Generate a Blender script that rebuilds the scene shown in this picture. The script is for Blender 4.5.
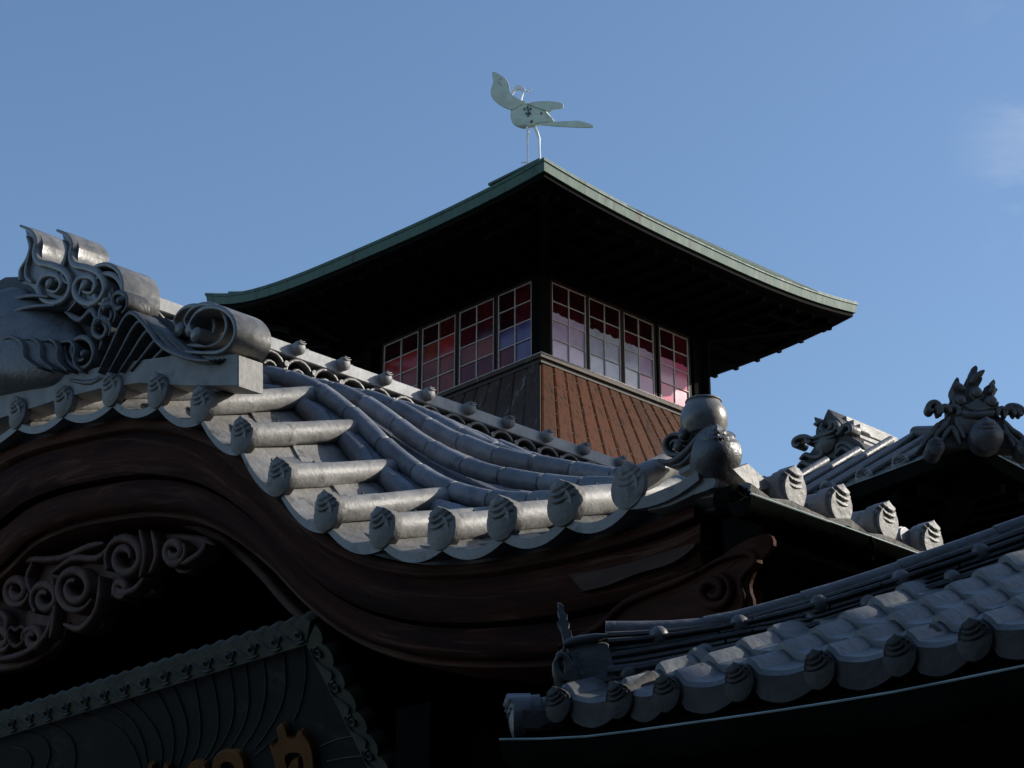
import bpy, math, random
from math import sin, cos, tan, pi, radians, hypot
from mathutils import Vector as V, Matrix
random.seed(7)
for o in list(bpy.data.objects): bpy.data.objects.remove(o)
SC = bpy.context.scene; COL = SC.collection

# ---------------------------------------------------------------- camera, sky, sun, exposure
FPX, PITCH, CX, CY = 2053.0, radians(22.5), 512, 384
CAM = V((0, 0, 1.6))
cam = bpy.data.objects.new('camera', bpy.data.cameras.new('camera')); COL.objects.link(cam)
cam.location = CAM; cam.rotation_euler = (pi/2 + PITCH, 0, 0)
cam.data.sensor_width = 36; cam.data.lens = FPX/1024*36; cam.data.clip_end = 5000; cam.data.clip_start = .1
SC.camera = cam
EDGE_Y = 7.5   # far eave of the added, unseen wing that shades the low roof
SUN_EL, SUN_AZ = radians(26.5), radians(79)          # azimuth from +Y towards +X
W = bpy.data.worlds.new('World'); SC.world = W; W.use_nodes = True
wn, wl = W.node_tree.nodes, W.node_tree.links
bg = wn['Background']; bg.inputs['Strength'].default_value = .098
sky = wn.new('ShaderNodeTexSky'); sky.sky_type = 'NISHITA'; sky.sun_disc = False
sky.sun_elevation = SUN_EL; sky.sun_rotation = SUN_AZ; sky.air_density = 1.15; sky.dust_density = .8; sky.ozone_density = 4.0
# thin cirrus wisps in the sky
tc = wn.new('ShaderNodeTexCoord'); mp = wn.new('ShaderNodeMapping'); mp.inputs['Scale'].default_value = (5, 5, 13)
mp.inputs['Location'].default_value = (.3, .1, .35)
nz = wn.new('ShaderNodeTexNoise'); nz.inputs['Scale'].default_value = 2.2; nz.inputs['Detail'].default_value = 7; nz.inputs['Roughness'].default_value = .6; nz.inputs['Distortion'].default_value = .5
cr = wn.new('ShaderNodeValToRGB'); cr.color_ramp.elements[0].position = .50; cr.color_ramp.elements[1].position = .80
sx = wn.new('ShaderNodeSeparateXYZ'); mr = wn.new('ShaderNodeMapRange'); mr.inputs['From Min'].default_value = .205; mr.inputs['From Max'].default_value = .24
mu = wn.new('ShaderNodeMath'); mu.operation = 'MULTIPLY'; mx = wn.new('ShaderNodeMixRGB'); mx.inputs['Color2'].default_value = (5.2, 5.4, 5.8, 1)
mz = wn.new('ShaderNodeMapRange'); mz.inputs['From Min'].default_value = .42; mz.inputs['From Max'].default_value = .455
m2 = wn.new('ShaderNodeMath'); m2.operation = 'MULTIPLY'; m2.inputs[1].default_value = .27
wl.new(tc.outputs['Generated'], mp.inputs['Vector']); wl.new(mp.outputs[0], nz.inputs['Vector']); wl.new(nz.outputs['Fac'], cr.inputs['Fac'])
wl.new(tc.outputs['Generated'], sx.inputs[0]); wl.new(sx.outputs['X'], mr.inputs['Value'])
wl.new(sx.outputs['Z'], mz.inputs['Value']); mq = wn.new('ShaderNodeMath'); mq.operation = 'MULTIPLY'; wl.new(mz.outputs[0], mq.inputs[0]); wl.new(cr.outputs['Color'], mq.inputs[1]); wl.new(mq.outputs[0], mu.inputs[0]); wl.new(mr.outputs[0], mu.inputs[1]); wl.new(mu.outputs[0], m2.inputs[0])
wl.new(m2.outputs[0], mx.inputs['Fac']); wl.new(sky.outputs[0], mx.inputs['Color1']); wl.new(mx.outputs[0], bg.inputs['Color'])
sl = bpy.data.lights.new('sun', 'SUN'); sl.energy = 3.3; sl.angle = radians(.5); sl.color = (1, .94, .84)
so = bpy.data.objects.new('sun', sl); COL.objects.link(so)
sd = V((sin(SUN_AZ)*cos(SUN_EL), cos(SUN_AZ)*cos(SUN_EL), sin(SUN_EL)))
so.rotation_euler = sd.to_track_quat('Z', 'Y').to_euler(); so.location = (20, 0, 30)
vs = SC.view_settings; vs.view_transform = 'Standard'; vs.look = 'None'; vs.exposure = .72; vs.gamma = 1

# ---------------------------------------------------------------- frames
AZ = radians(46)
AX = V((cos(AZ), -sin(AZ), 0)); BX = V((sin(AZ), cos(AZ), 0)); ZX = V((0, 0, 1))   # AX: along the porch front, BX: depth
OG = V((.794974, 7.457749, 0))
ROT = -AZ
def W3(g): return OG + AX*g[0] + BX*g[1] + ZX*g[2]
def G3(w): d = w - OG; return V((d.dot(AX), d.dot(BX), d.z))
CG = G3(CAM)
def rayG(x, y):
    F = V((0, cos(PITCH), sin(PITCH))); U = V((0, -sin(PITCH), cos(PITCH)))
    r = F + V((1, 0, 0))*((x-CX)/FPX) - U*((y-CY)/FPX)
    return V((r.dot(AX), r.dot(BX), r.z))
def at_h(x, y, d):
    r = rayG(x, y); return CG + r*(d/hypot(r[0], r[1]))
class Plane:
    """a real plane in the building frame: origin, u and v axes, normal w pointing away from the viewer"""
    def __init__(s, o, u, v): s.o, s.u, s.v = V(o), V(u).normalized(), V(v).normalized(); s.w = s.v.cross(s.u).normalized(); 
    def px(s, x, y):
        r = rayG(x, y); k = (s.o-CG).dot(s.w)/r.dot(s.w); p = CG + r*k - s.o; return (p.dot(s.u), p.dot(s.v))
    def g(s, u, v, w=0): return s.o + s.u*u + s.v*v + s.w*w
def pf(t): # plane parallel to the porch front at depth t
    p = Plane((0, t, 0), (1, 0, 0), (0, 0, 1)); p.w = V((0, 1, 0)); return p
def ps(s0): # plane parallel to the long side
    p = Plane((s0, 0, 0), (0, 1, 0), (0, 0, 1)); p.w = V((-1, 0, 0)); return p

# ---------------------------------------------------------------- mesh builder
class MB:
    def __init__(s): s.v = []; s.f = []; s.m = []
    def add(s, vs, fs, mi=0):
        n = len(s.v); s.v += [V(a) for a in vs]; s.f += [tuple(n+i for i in f) for f in fs]; s.m += [mi]*len(fs); return s
    def loft(s, rings, close=True, cap=True, mi=0):
        n = len(rings[0]); vs = [p for r in rings for p in r]; fs = []
        for i in range(len(rings)-1):
            for j in range(n if close else n-1):
                k = (j+1) % n; fs.append((i*n+j, i*n+k, (i+1)*n+k, (i+1)*n+j))
        if cap and close: fs.append(tuple(range(n))[::-1]); fs.append(tuple((len(rings)-1)*n+j for j in range(n)))
        return s.add(vs, fs, mi)
    def box(s, c, h, u=(1,0,0), v=(0,1,0), mi=0, bev=0):
        c = V(c); u = V(u).normalized(); v = V(v).normalized(); w = u.cross(v)
        def ring(z, k): return [c+u*(a*(h[0]-k))+v*(b*(h[1]-k))+w*z for a, b in ((-1,-1),(1,-1),(1,1),(-1,1))]
        if bev: return s.loft([ring(-h[2], bev), ring(-h[2]+bev, 0), ring(h[2]-bev, 0), ring(h[2], bev)], mi=mi)
        return s.loft([ring(-h[2], 0), ring(h[2], 0)], mi=mi)
    def tube(s, pts, r, n=12, mi=0, cap=True, sq=1.0):
        pts = [V(p) for p in pts]; rs = r if isinstance(r, (list, tuple)) else [r]*len(pts); rings = []
        for i, p in enumerate(pts):
            d = (pts[min(i+1, len(pts)-1)]-pts[max(i-1, 0)]).normalized()
            up = V((0,0,1)) if abs(d.z) < .95 else V((1,0,0))
            a = d.cross(up).normalized(); b = a.cross(d)
            rings.append([p + a*(cos(2*pi*j/n)*rs[i]) + b*(sin(2*pi*j/n)*rs[i]*sq) for j in range(n)])
        return s.loft(rings, cap=cap, mi=mi)
    def ball(s, c, r, n=16, sc=(1,1,1), mi=0):
        c = V(c); rings = []
        for i in range(1, n//2):
            a = pi*i/(n//2); rings.append([c+V((sin(a)*cos(2*pi*j/n)*r*sc[0], sin(a)*sin(2*pi*j/n)*r*sc[1], -cos(a)*r*sc[2])) for j in range(n)])
        return s.loft(rings, mi=mi)
    def extr(s, P, out, w0, w1, bev=0, mi=0):
        """outline (u,v) on plane P from w0 (front) to w1 (back), front edge bevelled"""
        n = len(out); rings = []
        cx = sum(a for a, b in out)/n; cy = sum(b for a, b in out)/n
        if bev:
            rings.append([P.g(u-bev*(1 if u > cx else -1)*min(1, abs(u-cx)*8), v-bev*(1 if v > cy else -1)*min(1, abs(v-cy)*8), w0) for u, v in out])
            rings.append([P.g(u, v, w0+bev) for u, v in out])
        else: rings.append([P.g(u, v, w0) for u, v in out])
        rings.append([P.g(u, v, w1) for u, v in out])
        return s.loft(rings, mi=mi)
    def ribbon(s, P, pts, w, w0, w1, mi=0, taper=True, sub=3, rnd=.3):
        """a carved band following a curve on plane P, as deep as w0..w1"""
        pts = crv(pts, sub); n = len(pts); rings = []
        for i, p in enumerate(pts):
            a = pts[max(i-1, 0)]; b = pts[min(i+1, n-1)]; dx, dy = b[0]-a[0], b[1]-a[1]; L = hypot(dx, dy) or 1
            nx, ny = -dy/L, dx/L; k = i/(n-1)
            ww = (w if not callable(w) else w(k)) * (.5 if not taper else .5*min(1, .35+3*k, .35+3*(1-k)))
            b_ = min(ww*rnd*2, abs(w1-w0)*.4)
            rings.append([P.g(p[0]+nx*q*ww, p[1]+ny*q*ww, z) for q, z in ((-1, w1), (-1, w0+b_), (-.75, w0+b_*.35), (-.35, w0), (.35, w0), (.75, w0+b_*.35), (1, w0+b_), (1, w1))])
        return s.loft(rings, mi=mi)
    def disc(s, P, c, r, w0, w1, n=18, bulge=0, mi=0):
        rings = [[P.g(c[0]+cos(2*pi*j/n)*r*q, c[1]+sin(2*pi*j/n)*r*q, z) for j in range(n)] for q, z in ((.25, w0-bulge), (.6, w0-bulge*.8), (.88, w0-bulge*.3), (1, w0), (1, w1))]
        return s.loft(rings, mi=mi)
    def build(s, name, mats, root=None, base=(0,0,0), ang=38, parent=None, loc=(0,0,0)):
        me = bpy.data.meshes.new(name); b = V(base)
        me.from_pydata([tuple(v-b) for v in s.v], [], s.f)
        if not isinstance(mats, (list, tuple)): mats = [mats]
        for m in mats: me.materials.append(m)
        me.polygons.foreach_set('material_index', s.m)
        me.polygons.foreach_set('use_smooth', [True]*len(s.f)); me.update()
        import bmesh
        bm = bmesh.new(); bm.from_mesh(me); bmesh.ops.recalc_face_normals(bm, faces=bm.faces); bm.to_mesh(me); bm.free()
        me.set_sharp_from_angle(angle=radians(ang))
        o = bpy.data.objects.new(name, me); COL.objects.link(o); o.location = loc
        if root is not None: o.parent = root
        return o
def crv(pts, sub=4):
    if sub <= 1 or len(pts) < 3: return pts
    out = []
    for i in range(len(pts)-1):
        p0, p1, p2, p3 = pts[max(i-1, 0)], pts[i], pts[i+1], pts[min(i+2, len(pts)-1)]
        for k in range(sub):
            t = k/sub
            out.append(tuple(.5*(2*p1[j]+(p2[j]-p0[j])*t+(2*p0[j]-5*p1[j]+4*p2[j]-p3[j])*t*t+(3*p1[j]-p0[j]-3*p2[j]+p3[j])*t**3) for j in range(len(p1))))
    out.append(tuple(pts[-1])); return out
def lin(x, xs, ys):
    if x <= xs[0]: return ys[0]
    for i in range(len(xs)-1):
        if x <= xs[i+1]: k = (x-xs[i])/(xs[i+1]-xs[i]); return ys[i]+(ys[i+1]-ys[i])*k
    return ys[-1]
class Smooth:
    def __init__(s, pts): c = crv(sorted(pts), 8); s.x = [p[0] for p in c]; s.y = [p[1] for p in c]
    def __call__(s, x): return lin(x, s.x, s.y)
def spiral(c, r0, r1, a0, turns, n=16, sx_=1, sy_=1):
    return [(c[0]+sx_*cos(a0+2*pi*turns*i/n)*(r0+(r1-r0)*i/n), c[1]+sy_*sin(a0+2*pi*turns*i/n)*(r0+(r1-r0)*i/n)) for i in range(n+1)]
def thing(name, g, label, cat, group=None, rot=True):
    o = bpy.data.objects.new(name, None); COL.objects.link(o); o.empty_display_size = .2
    o.location = W3(g); o.rotation_euler = (0, 0, ROT if rot else 0); o['label'] = label; o['category'] = cat
    if group: o['group'] = group
    o['_g'] = (float(g[0]), float(g[1]), float(g[2])); return o

# ---------------------------------------------------------------- materials
def mat(name, col, rough=.6, col2=None, scale=6, detail=6, spec=.5, metal=0, bump=0, bscale=40, stretch=(1,1,1), lo=.35, hi=.65, col3=None, s3=2.0, t3=.6, rvar=0, d3=3):
    m = bpy.data.materials.new(name); m.use_nodes = True; n, l = m.node_tree.nodes, m.node_tree.links
    p = n['Principled BSDF']; p.inputs['Base Color'].default_value = (*col, 1); p.inputs['Roughness'].default_value = rough
    p.inputs['Metallic'].default_value = metal; p.inputs['Specular IOR Level'].default_value = spec
    t = n.new('ShaderNodeTexCoord'); mp_ = n.new('ShaderNodeMapping'); mp_.inputs['Scale'].default_value = stretch; l.new(t.outputs['Object'], mp_.inputs[0])
    oi = n.new('ShaderNodeObjectInfo'); ad = n.new('ShaderNodeVectorMath'); ad.operation = 'ADD'
    sc_ = n.new('ShaderNodeVectorMath'); sc_.operation = 'SCALE'; sc_.inputs['Scale'].default_value = 1; l.new(oi.outputs['Location'], sc_.inputs[0])
    l.new(mp_.outputs[0], ad.inputs[0]); l.new(sc_.outputs[0], ad.inputs[1]); vec = ad.outputs[0]
    last = None
    if col2:
        nz_ = n.new('ShaderNodeTexNoise'); nz_.inputs['Scale'].default_value = scale; nz_.inputs['Detail'].default_value = detail; nz_.inputs['Roughness'].default_value = .62; l.new(vec, nz_.inputs['Vector'])
        r = n.new('ShaderNodeValToRGB'); r.color_ramp.elements[0].position = lo; r.color_ramp.elements[1].position = hi
        r.color_ramp.elements[0].color = (*col, 1); r.color_ramp.elements[1].color = (*col2, 1); l.new(nz_.outputs['Fac'], r.inputs[0]); last = r.outputs[0]
        if rvar:
            q = n.new('ShaderNodeMapRange'); q.inputs['From Min'].default_value = .3; q.inputs['From Max'].default_value = .7; q.inputs['To Min'].default_value = rough-rvar; q.inputs['To Max'].default_value = rough+rvar
            l.new(nz_.outputs['Fac'], q.inputs['Value']); l.new(q.outputs[0], p.inputs['Roughness'])
    if col3:
        n3 = n.new('ShaderNodeTexNoise'); n3.inputs['Scale'].default_value = s3; n3.inputs['Detail'].default_value = d3; n3.inputs['Roughness'].default_value = .7; l.new(vec, n3.inputs['Vector'])
        r3 = n.new('ShaderNodeValToRGB'); r3.color_ramp.elements[0].position = t3; r3.color_ramp.elements[1].position = t3+.08; l.new(n3.outputs['Fac'], r3.inputs[0])
        mm = n.new('ShaderNodeMixRGB'); mm.inputs['Color2'].default_value = (*col3, 1); l.new(r3.outputs[0], mm.inputs['Fac'])
        if last: l.new(last, mm.inputs['Color1'])
        else: mm.inputs['Color1'].default_value = (*col, 1)
        last = mm.outputs[0]
    amp = {'smoked_tile': .20, 'smoked_tile_cap': .22, 'slope_tile': .24, 'weathered_tile': .22, 'lower_roof_tile': .22, 'brown_copper_sheet': .32, 'weathered_black_board': .35, 'dark_ridge_tile': .2, 'shaded_tile_edge': .2}.get(name)
    if last and amp:   # every fired tile or board has its own tone
        ge = n.new('ShaderNodeNewGeometry'); a1 = n.new('ShaderNodeMath'); a1.operation = 'ADD'; l.new(ge.outputs['Random Per Island'], a1.inputs[0]); l.new(oi.outputs['Random'], a1.inputs[1])
        fr_ = n.new('ShaderNodeMath'); fr_.operation = 'FRACT'; l.new(a1.outputs[0], fr_.inputs[0]); rg_ = n.new('ShaderNodeMapRange'); rg_.inputs['To Min'].default_value = 1-amp; rg_.inputs['To Max'].default_value = 1+amp*.7; l.new(fr_.outputs[0], rg_.inputs['Value'])
        vm = n.new('ShaderNodeVectorMath'); vm.operation = 'SCALE'; l.new(last, vm.inputs[0]); l.new(rg_.outputs[0], vm.inputs['Scale']); last = vm.outputs[0]
    if last: l.new(last, p.inputs['Base Color'])
    if bump:
        nb = n.new('ShaderNodeTexNoise'); nb.inputs['Scale'].default_value = bscale; nb.inputs['Detail'].default_value = 5; l.new(vec, nb.inputs['Vector'])
        b = n.new('ShaderNodeBump'); b.inputs['Strength'].default_value = bump; b.inputs['Distance'].default_value = .01; l.new(nb.outputs['Fac'], b.inputs['Height']); l.new(b.outputs[0], p.inputs['Normal'])
    return m
M = {}
M['tile'] = mat('smoked_tile', (.16,.155,.147), .55, (.27,.26,.245), 9, 8, bump=.4, bscale=35, col3=(.10,.10,.095), s3=7, t3=.57, rvar=.08, d3=8)
M['cap'] = mat('smoked_tile_cap', (.13,.122,.11), .6, (.22,.205,.185), 14, 8, bump=.4, bscale=40, col3=(.08,.075,.065), s3=9, t3=.57, rvar=.08, d3=8)
M['slope'] = mat('slope_tile', (.115,.122,.14), .5, (.21,.22,.245), 8, 8, bump=.45, bscale=25, col3=(.075,.078,.085), s3=9, t3=.57, rvar=.08, d3=8)
M['pale'] = mat('pale_ridge_tile', (.34,.34,.33), .55, (.26,.26,.26), 9, 8, bump=.2, bscale=30, col3=(.2,.2,.19), s3=9, t3=.66, rvar=.05, d3=8)
M['carved'] = mat('carved_tile', (.045,.042,.04), .45, (.085,.08,.072), 10, 8, bump=.4, bscale=30, col3=(.035,.033,.03), s3=6, t3=.56, rvar=.1, d3=8)
M['silver'] = mat('silver_scroll_tile', (.13,.125,.115), .36, (.24,.23,.21), 8, 8, bump=.3, bscale=20, col3=(.09,.085,.075), s3=5, t3=.56, rvar=.1, metal=.15, d3=8)
M['oldtile'] = mat('weathered_tile', (.07,.07,.072), .45, (.135,.135,.135), 7, 8, bump=.5, bscale=35, col3=(.05,.05,.045), s3=6, t3=.58, rvar=.1, d3=8)
M['mossy'] = mat('lower_roof_tile', (.075,.08,.082), .42, (.15,.155,.152), 10, 8, bump=.5, bscale=30, col3=(.09,.09,.07), s3=8, t3=.6, rvar=.08, d3=8)
M['edge'] = mat('shaded_tile_edge', (.020,.018,.016), .75, (.042,.038,.033), 12, 8, bump=.4, bscale=40)  # eave lips and cap fronts: shade painted into a darker tile colour
M['mortar'] = mat('lime_mortar', (.16,.12,.09), .9, (.26,.21,.16), 12, 8, bump=.5, bscale=30)
M['carvedark'] = mat('dark_backing_tile', (.022,.021,.020), .6, (.045,.042,.038), 10, 8, bump=.4, bscale=30)  # darker tile for the slabs behind carvings and the rear ridge core
M['uptile'] = mat('dark_ridge_tile', (.035,.036,.042), .5, (.07,.07,.075), 10, 8, bump=.4, bscale=30)  # darker tile for the upper wing's hip ridge and corner caps
M['base'] = mat('ridge_end_base_tile', (.25,.24,.22), .6, (.17,.165,.15), 9, 8, bump=.3, bscale=30, col3=(.12,.115,.1), s3=6, t3=.6, d3=8)
M['wood'] = mat('dark_red_wood', (.028,.010,.005), .7, (.060,.020,.010), 3, 7, bump=.3, bscale=20, stretch=(1,1,6), col3=(.085,.042,.026), s3=1.3, t3=.6, d3=6, spec=.08)
M['woodlight'] = mat('worn_moulding_wood', (.034,.013,.007), .75, (.065,.028,.016), 3, 7, bump=.3, bscale=20, stretch=(1,1,5), spec=.3)
def boardmat(name, c1, c2, c3):
    m = mat(name, c1, .75, None, spec=.08); n, l = m.node_tree.nodes, m.node_tree.links; p = n['Principled BSDF']
    a = n.new('ShaderNodeAttribute'); a.attribute_name = 'grain'; out = None
    def noise(sc, det, rough, dist=0):
        q = n.new('ShaderNodeMapping'); q.inputs['Scale'].default_value = sc; l.new(a.outputs['Vector'], q.inputs[0])
        z = n.new('ShaderNodeTexNoise'); z.inputs['Scale'].default_value = 1; z.inputs['Detail'].default_value = det; z.inputs['Roughness'].default_value = rough; z.inputs['Distortion'].default_value = dist; l.new(q.outputs[0], z.inputs['Vector']); return z.outputs['Fac']
    def ramp(f, lo, hi, A, B):
        r_ = n.new('ShaderNodeValToRGB'); r_.color_ramp.elements[0].position = lo; r_.color_ramp.elements[1].position = hi; r_.color_ramp.elements[0].color = (*A, 1); r_.color_ramp.elements[1].color = (*B, 1); l.new(f, r_.inputs[0]); return r_.outputs[0]
    g_ = noise((1.5, 70, 1), 6, .7, .4); base = ramp(g_, .35, .68, c1, c2)
    pt_ = ramp(noise((1.1, 7, 1), 7, .62, 1.2), .54, .62, (0,0,0), (1,1,1)); mm = n.new('ShaderNodeMixRGB'); l.new(pt_, mm.inputs['Fac']); l.new(base, mm.inputs['Color1']); mm.inputs['Color2'].default_value = (*c3, 1)
    dk = ramp(noise((.7, 4, 3), 4, .6, .6), .38, .60, (.35,.32,.32), (1,1,1)); mu_ = n.new('ShaderNodeMixRGB'); mu_.blend_type = 'MULTIPLY'; mu_.inputs['Fac'].default_value = 1; l.new(mm.outputs[0], mu_.inputs['Color1']); l.new(dk, mu_.inputs['Color2'])
    l.new(mu_.outputs[0], p.inputs['Base Color'])
    b = n.new('ShaderNodeBump'); b.inputs['Strength'].default_value = .5; b.inputs['Distance'].default_value = .01; l.new(g_, b.inputs['Height']); l.new(b.outputs[0], p.inputs['Normal']); return m
M['board'] = boardmat('aged_red_gable_board', (.032,.010,.005), (.066,.020,.011), (.095,.043,.028))
M['boardlight'] = boardmat('worn_gable_moulding', (.060,.022,.013), (.11,.045,.028), (.14,.075,.05))
M['carvewood'] = mat('carved_wood', (.042,.016,.009), .7, (.09,.036,.02), 9, 7, bump=.4, bscale=25, spec=.35)
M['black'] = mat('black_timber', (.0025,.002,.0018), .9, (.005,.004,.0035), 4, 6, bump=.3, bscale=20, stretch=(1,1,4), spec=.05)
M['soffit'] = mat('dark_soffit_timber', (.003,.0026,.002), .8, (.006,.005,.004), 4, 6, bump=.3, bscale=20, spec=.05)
M['gutter'] = mat('dark_copper_gutter', (.004,.005,.004), .75, (.009,.010,.008), 5, 7, bump=.2, bscale=20, spec=.0)
M['gutteredge'] = mat('patinated_gutter_lip', (.36,.42,.40), .5, (.2,.26,.25), 8, 6, metal=.4)
M['patina'] = mat('copper_patina', (.022,.060,.040), .62, (.055,.125,.085), 5, 8, bump=.2, bscale=20, stretch=(2.5,2.5,.5), col3=(.02,.024,.02), s3=2.6, t3=.56, rvar=.08, d3=8)
M['copper'] = mat('brown_copper_sheet', (.032,.009,.003), .6, (.115,.035,.011), 3, 8, stretch=(5,5,.3), col3=(.016,.008,.006), s3=3.0, t3=.52, rvar=.1, spec=.08, d3=8)
M['oldboard'] = mat('weathered_black_board', (.022,.010,.006), .7, (.05,.024,.013), 3, 8, stretch=(3,3,.7), col3=(.12,.10,.085), s3=2.0, t3=.56, d3=8)
M['rivet'] = mat('pale_rivet', (.45,.43,.38), .4)
M['muntin'] = mat('pale_window_bar', (.55,.50,.46), .6, (.40,.34,.30), 20)
M['frame'] = mat('window_frame_timber', (.012,.005,.004), .7, (.03,.010,.008), 8, spec=.2)
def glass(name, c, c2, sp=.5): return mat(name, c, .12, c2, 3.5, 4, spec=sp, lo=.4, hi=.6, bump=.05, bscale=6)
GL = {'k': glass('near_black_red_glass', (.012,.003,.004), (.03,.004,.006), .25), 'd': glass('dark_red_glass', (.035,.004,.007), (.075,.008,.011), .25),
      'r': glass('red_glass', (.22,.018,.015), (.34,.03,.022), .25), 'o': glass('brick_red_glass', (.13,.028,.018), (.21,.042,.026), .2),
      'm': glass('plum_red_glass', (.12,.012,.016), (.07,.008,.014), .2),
      'p': glass('purple_glass', (.06,.035,.11), (.10,.06,.15)), 'l': glass('lit_lilac_glass', (.50,.36,.46), (.40,.27,.37)),
      'g': glass('lit_grey_lilac_glass', (.46,.42,.48), (.36,.33,.38)), 'q': glass('lit_rose_glass', (.56,.20,.28), (.46,.26,.34)), 'h': glass('lit_pink_red_glass', (.60,.07,.13), (.52,.12,.2))}  # pale panes: light on the lower rows painted into their colour
M['white'] = mat('white_painted_sheet', (.62,.68,.56), .5, (.50,.56,.45), 8, 7, col3=(.34,.38,.30), s3=4, t3=.62)
M['whiterod'] = mat('white_painted_rod', (.8,.8,.8), .4)
M['rust'] = mat('dark_bracket', (.06,.07,.06), .5)
M['plaque'] = mat('green_black_plaque_board', (.008,.011,.009), .5, (.013,.016,.014), 6, 8, bump=.2, bscale=30, stretch=(1,1,1), col3=(.045,.048,.046), s3=3, t3=.6, d3=8)
M['plaqueframe'] = mat('grey_green_plaque_frame', (.10,.10,.072), .75, (.06,.062,.045), 9, 8, bump=.2)
M['groove'] = mat('pale_grain_line', (.07,.075,.07), .7, (.03,.033,.03), 14)
M['gold'] = mat('ochre_lettering', (.20,.075,.012), .6, (.13,.048,.009), 8)
M['ground'] = mat('street_paving', (.06,.058,.055), .85, (.09,.085,.08), 1.5, 8, bump=.3)
M['plaster'] = mat('dark_wall_board', (.012,.012,.014), .8, (.020,.018,.018), 3)

# ---------------------------------------------------------------- ground
g = MB(); g.add([(-600,-600,0),(600,-600,0),(600,1200,0),(-600,1200,0)], [(0,1,2,3)])
o = g.build('ground', M['ground']); o['kind'] = 'structure'

# ================================================================ ENTRANCE PORCH (curved gable)
APEX, ZAP = -5.95, 6.12
CAPPX = [(22,415),(68,403),(117,392),(162,393),(205,407),(245,438),(285,480),(332,514),(387,530),(446,531),(507,521),(569,506),(632,488)]
F0 = pf(0)
CAPS = [F0.px(*c) for c in CAPPX]
half = [(APEX, ZAP)] + CAPS + [(0, 4.40), (.25, 4.44)]
PR = Smooth(half)
def PZ(s):            # roof line of the curved gable, mirrored about its apex
    if s < APEX: s = 2*APEX - s
    return PR(s)
SL = APEX*2            # left corner
porch = thing('entrance_porch', (APEX, 1.5, 0), 'wooden entrance porch under a wave-shaped grey tiled gable roof with a large carved ridge end', 'porch')
PB = porch['_g']; PBv = V(PB)
TILT = tan(radians(18))

def cap_outline(R, n=40, peak=.2):
    out = []
    for i in range(n):
        a = pi/2 + 2*pi*i/n; d = abs(((a-pi/2+pi) % (2*pi))-pi)
        r = R*(1+peak*max(0, 1-d/.28)**1.5); out.append((cos(a)*r, sin(a)*r))
    return out
def inside(p, poly):
    c = False; j = len(poly)-1
    for i in range(len(poly)):
        a, b = poly[i], poly[j]
        if (a[1] > p[1]) != (b[1] > p[1]) and p[0] < (b[0]-a[0])*(p[1]-a[1])/(b[1]-a[1])+a[0]: c = not c
        j = i
    return c
def add_cap(mb, P, c, R, depth, bulge=.25, steps=(1.02,.76,.50), h=.11, mi=0):
    """round tile end: rim with a small pointed crest, slightly domed face, stepped wave terraces at the top"""
    ol = cap_outline(R, 48, .13); pk = (0, R*1.02)
    def zf(u, v, q):
        z = -bulge*R*(1-q*q)
        for k, rr in enumerate(steps):
            d = rr*R - hypot((u-pk[0])/1.1, v-pk[1]); e = max(0, min(1, d/(.05*R)+.5)); z -= h*R*e*(1 if k else .8)
            g = 1-abs(d+.05*R)/(.06*R)
            if g > 0: z += .05*R*g
        return z
    QS = [.04, .12, .2, .28, .36, .43, .5, .56, .62, .67, .72, .77, .81, .85, .89, .93, .965, .99]
    mb.loft([[P.g(c[0]+u*q, c[1]+v*q, zf(u*q, v*q, q)) for u, v in ol] for q in QS] + [[P.g(c[0]+u, c[1]+v, z) for u, v in ol] for z in (.03*R, depth)], mi=mi)

# the verge tiles: one tube and one end cap, copied along the curve
tp = MB(); T0 = Plane((0,0,0), (1,0,0), (0,0,1)); T0.w = V((0,1,0))
tp.tube([(0, -.02, 0), (0, .30, .30*TILT), (0, .31, .31*TILT+.002), (0, .72, .72*TILT)], [.064, .064, .060, .060], 20)
nail = MB(); nail.ball((.0, .20, .072+.20*TILT), .008, 8)
cp = MB(); add_cap(cp, T0, (0, 0), .094, .04, bulge=.26)
protos = {}
def copy_at(src, parent, loc, rot=None):
    c = src.copy(); COL.objects.link(c); c.parent = parent; c.location = loc
    if rot is not None: c.rotation_euler = rot
    return c
capS = [c[0] for c in CAPS]; capS += [APEX-.22-.42*i for i in range(5)] if capS[0] > APEX else []
first = None
allcaps = [(s, PZ(s)) for s in CAPS and [c[0] for c in CAPS]] + [(APEX-.10-.47*i, PZ(APEX-.10-.47*i)) for i in range(0, 12)]
for i, (s, z) in enumerate(allcaps):
    if first is None:
        vt = tp.build('verge_tile', M['tile'], porch); ec = cp.build('end_cap', M['cap'], vt)
        nb_ = nail.build('nail_head', M['rust'], vt); first = (vt, ec, nb_)
    else:
        vt = copy_at(first[0], porch, (0,0,0)); copy_at(first[1], vt, (0,0,0)); copy_at(first[2], vt, (0,0,0))
    j = random.uniform(-.008, .008)
    vt.scale = (1, 1 if s < -.7 else .5, 1); vt.location = V((s, -.03+j, z)) - PBv; vt.rotation_euler = (radians(random.uniform(-1, 1)), radians(random.uniform(-5, 5))+ (.12 if -3.9 < s < -2.2 else 0), radians(random.uniform(-1.2, 1.2)))
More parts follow.
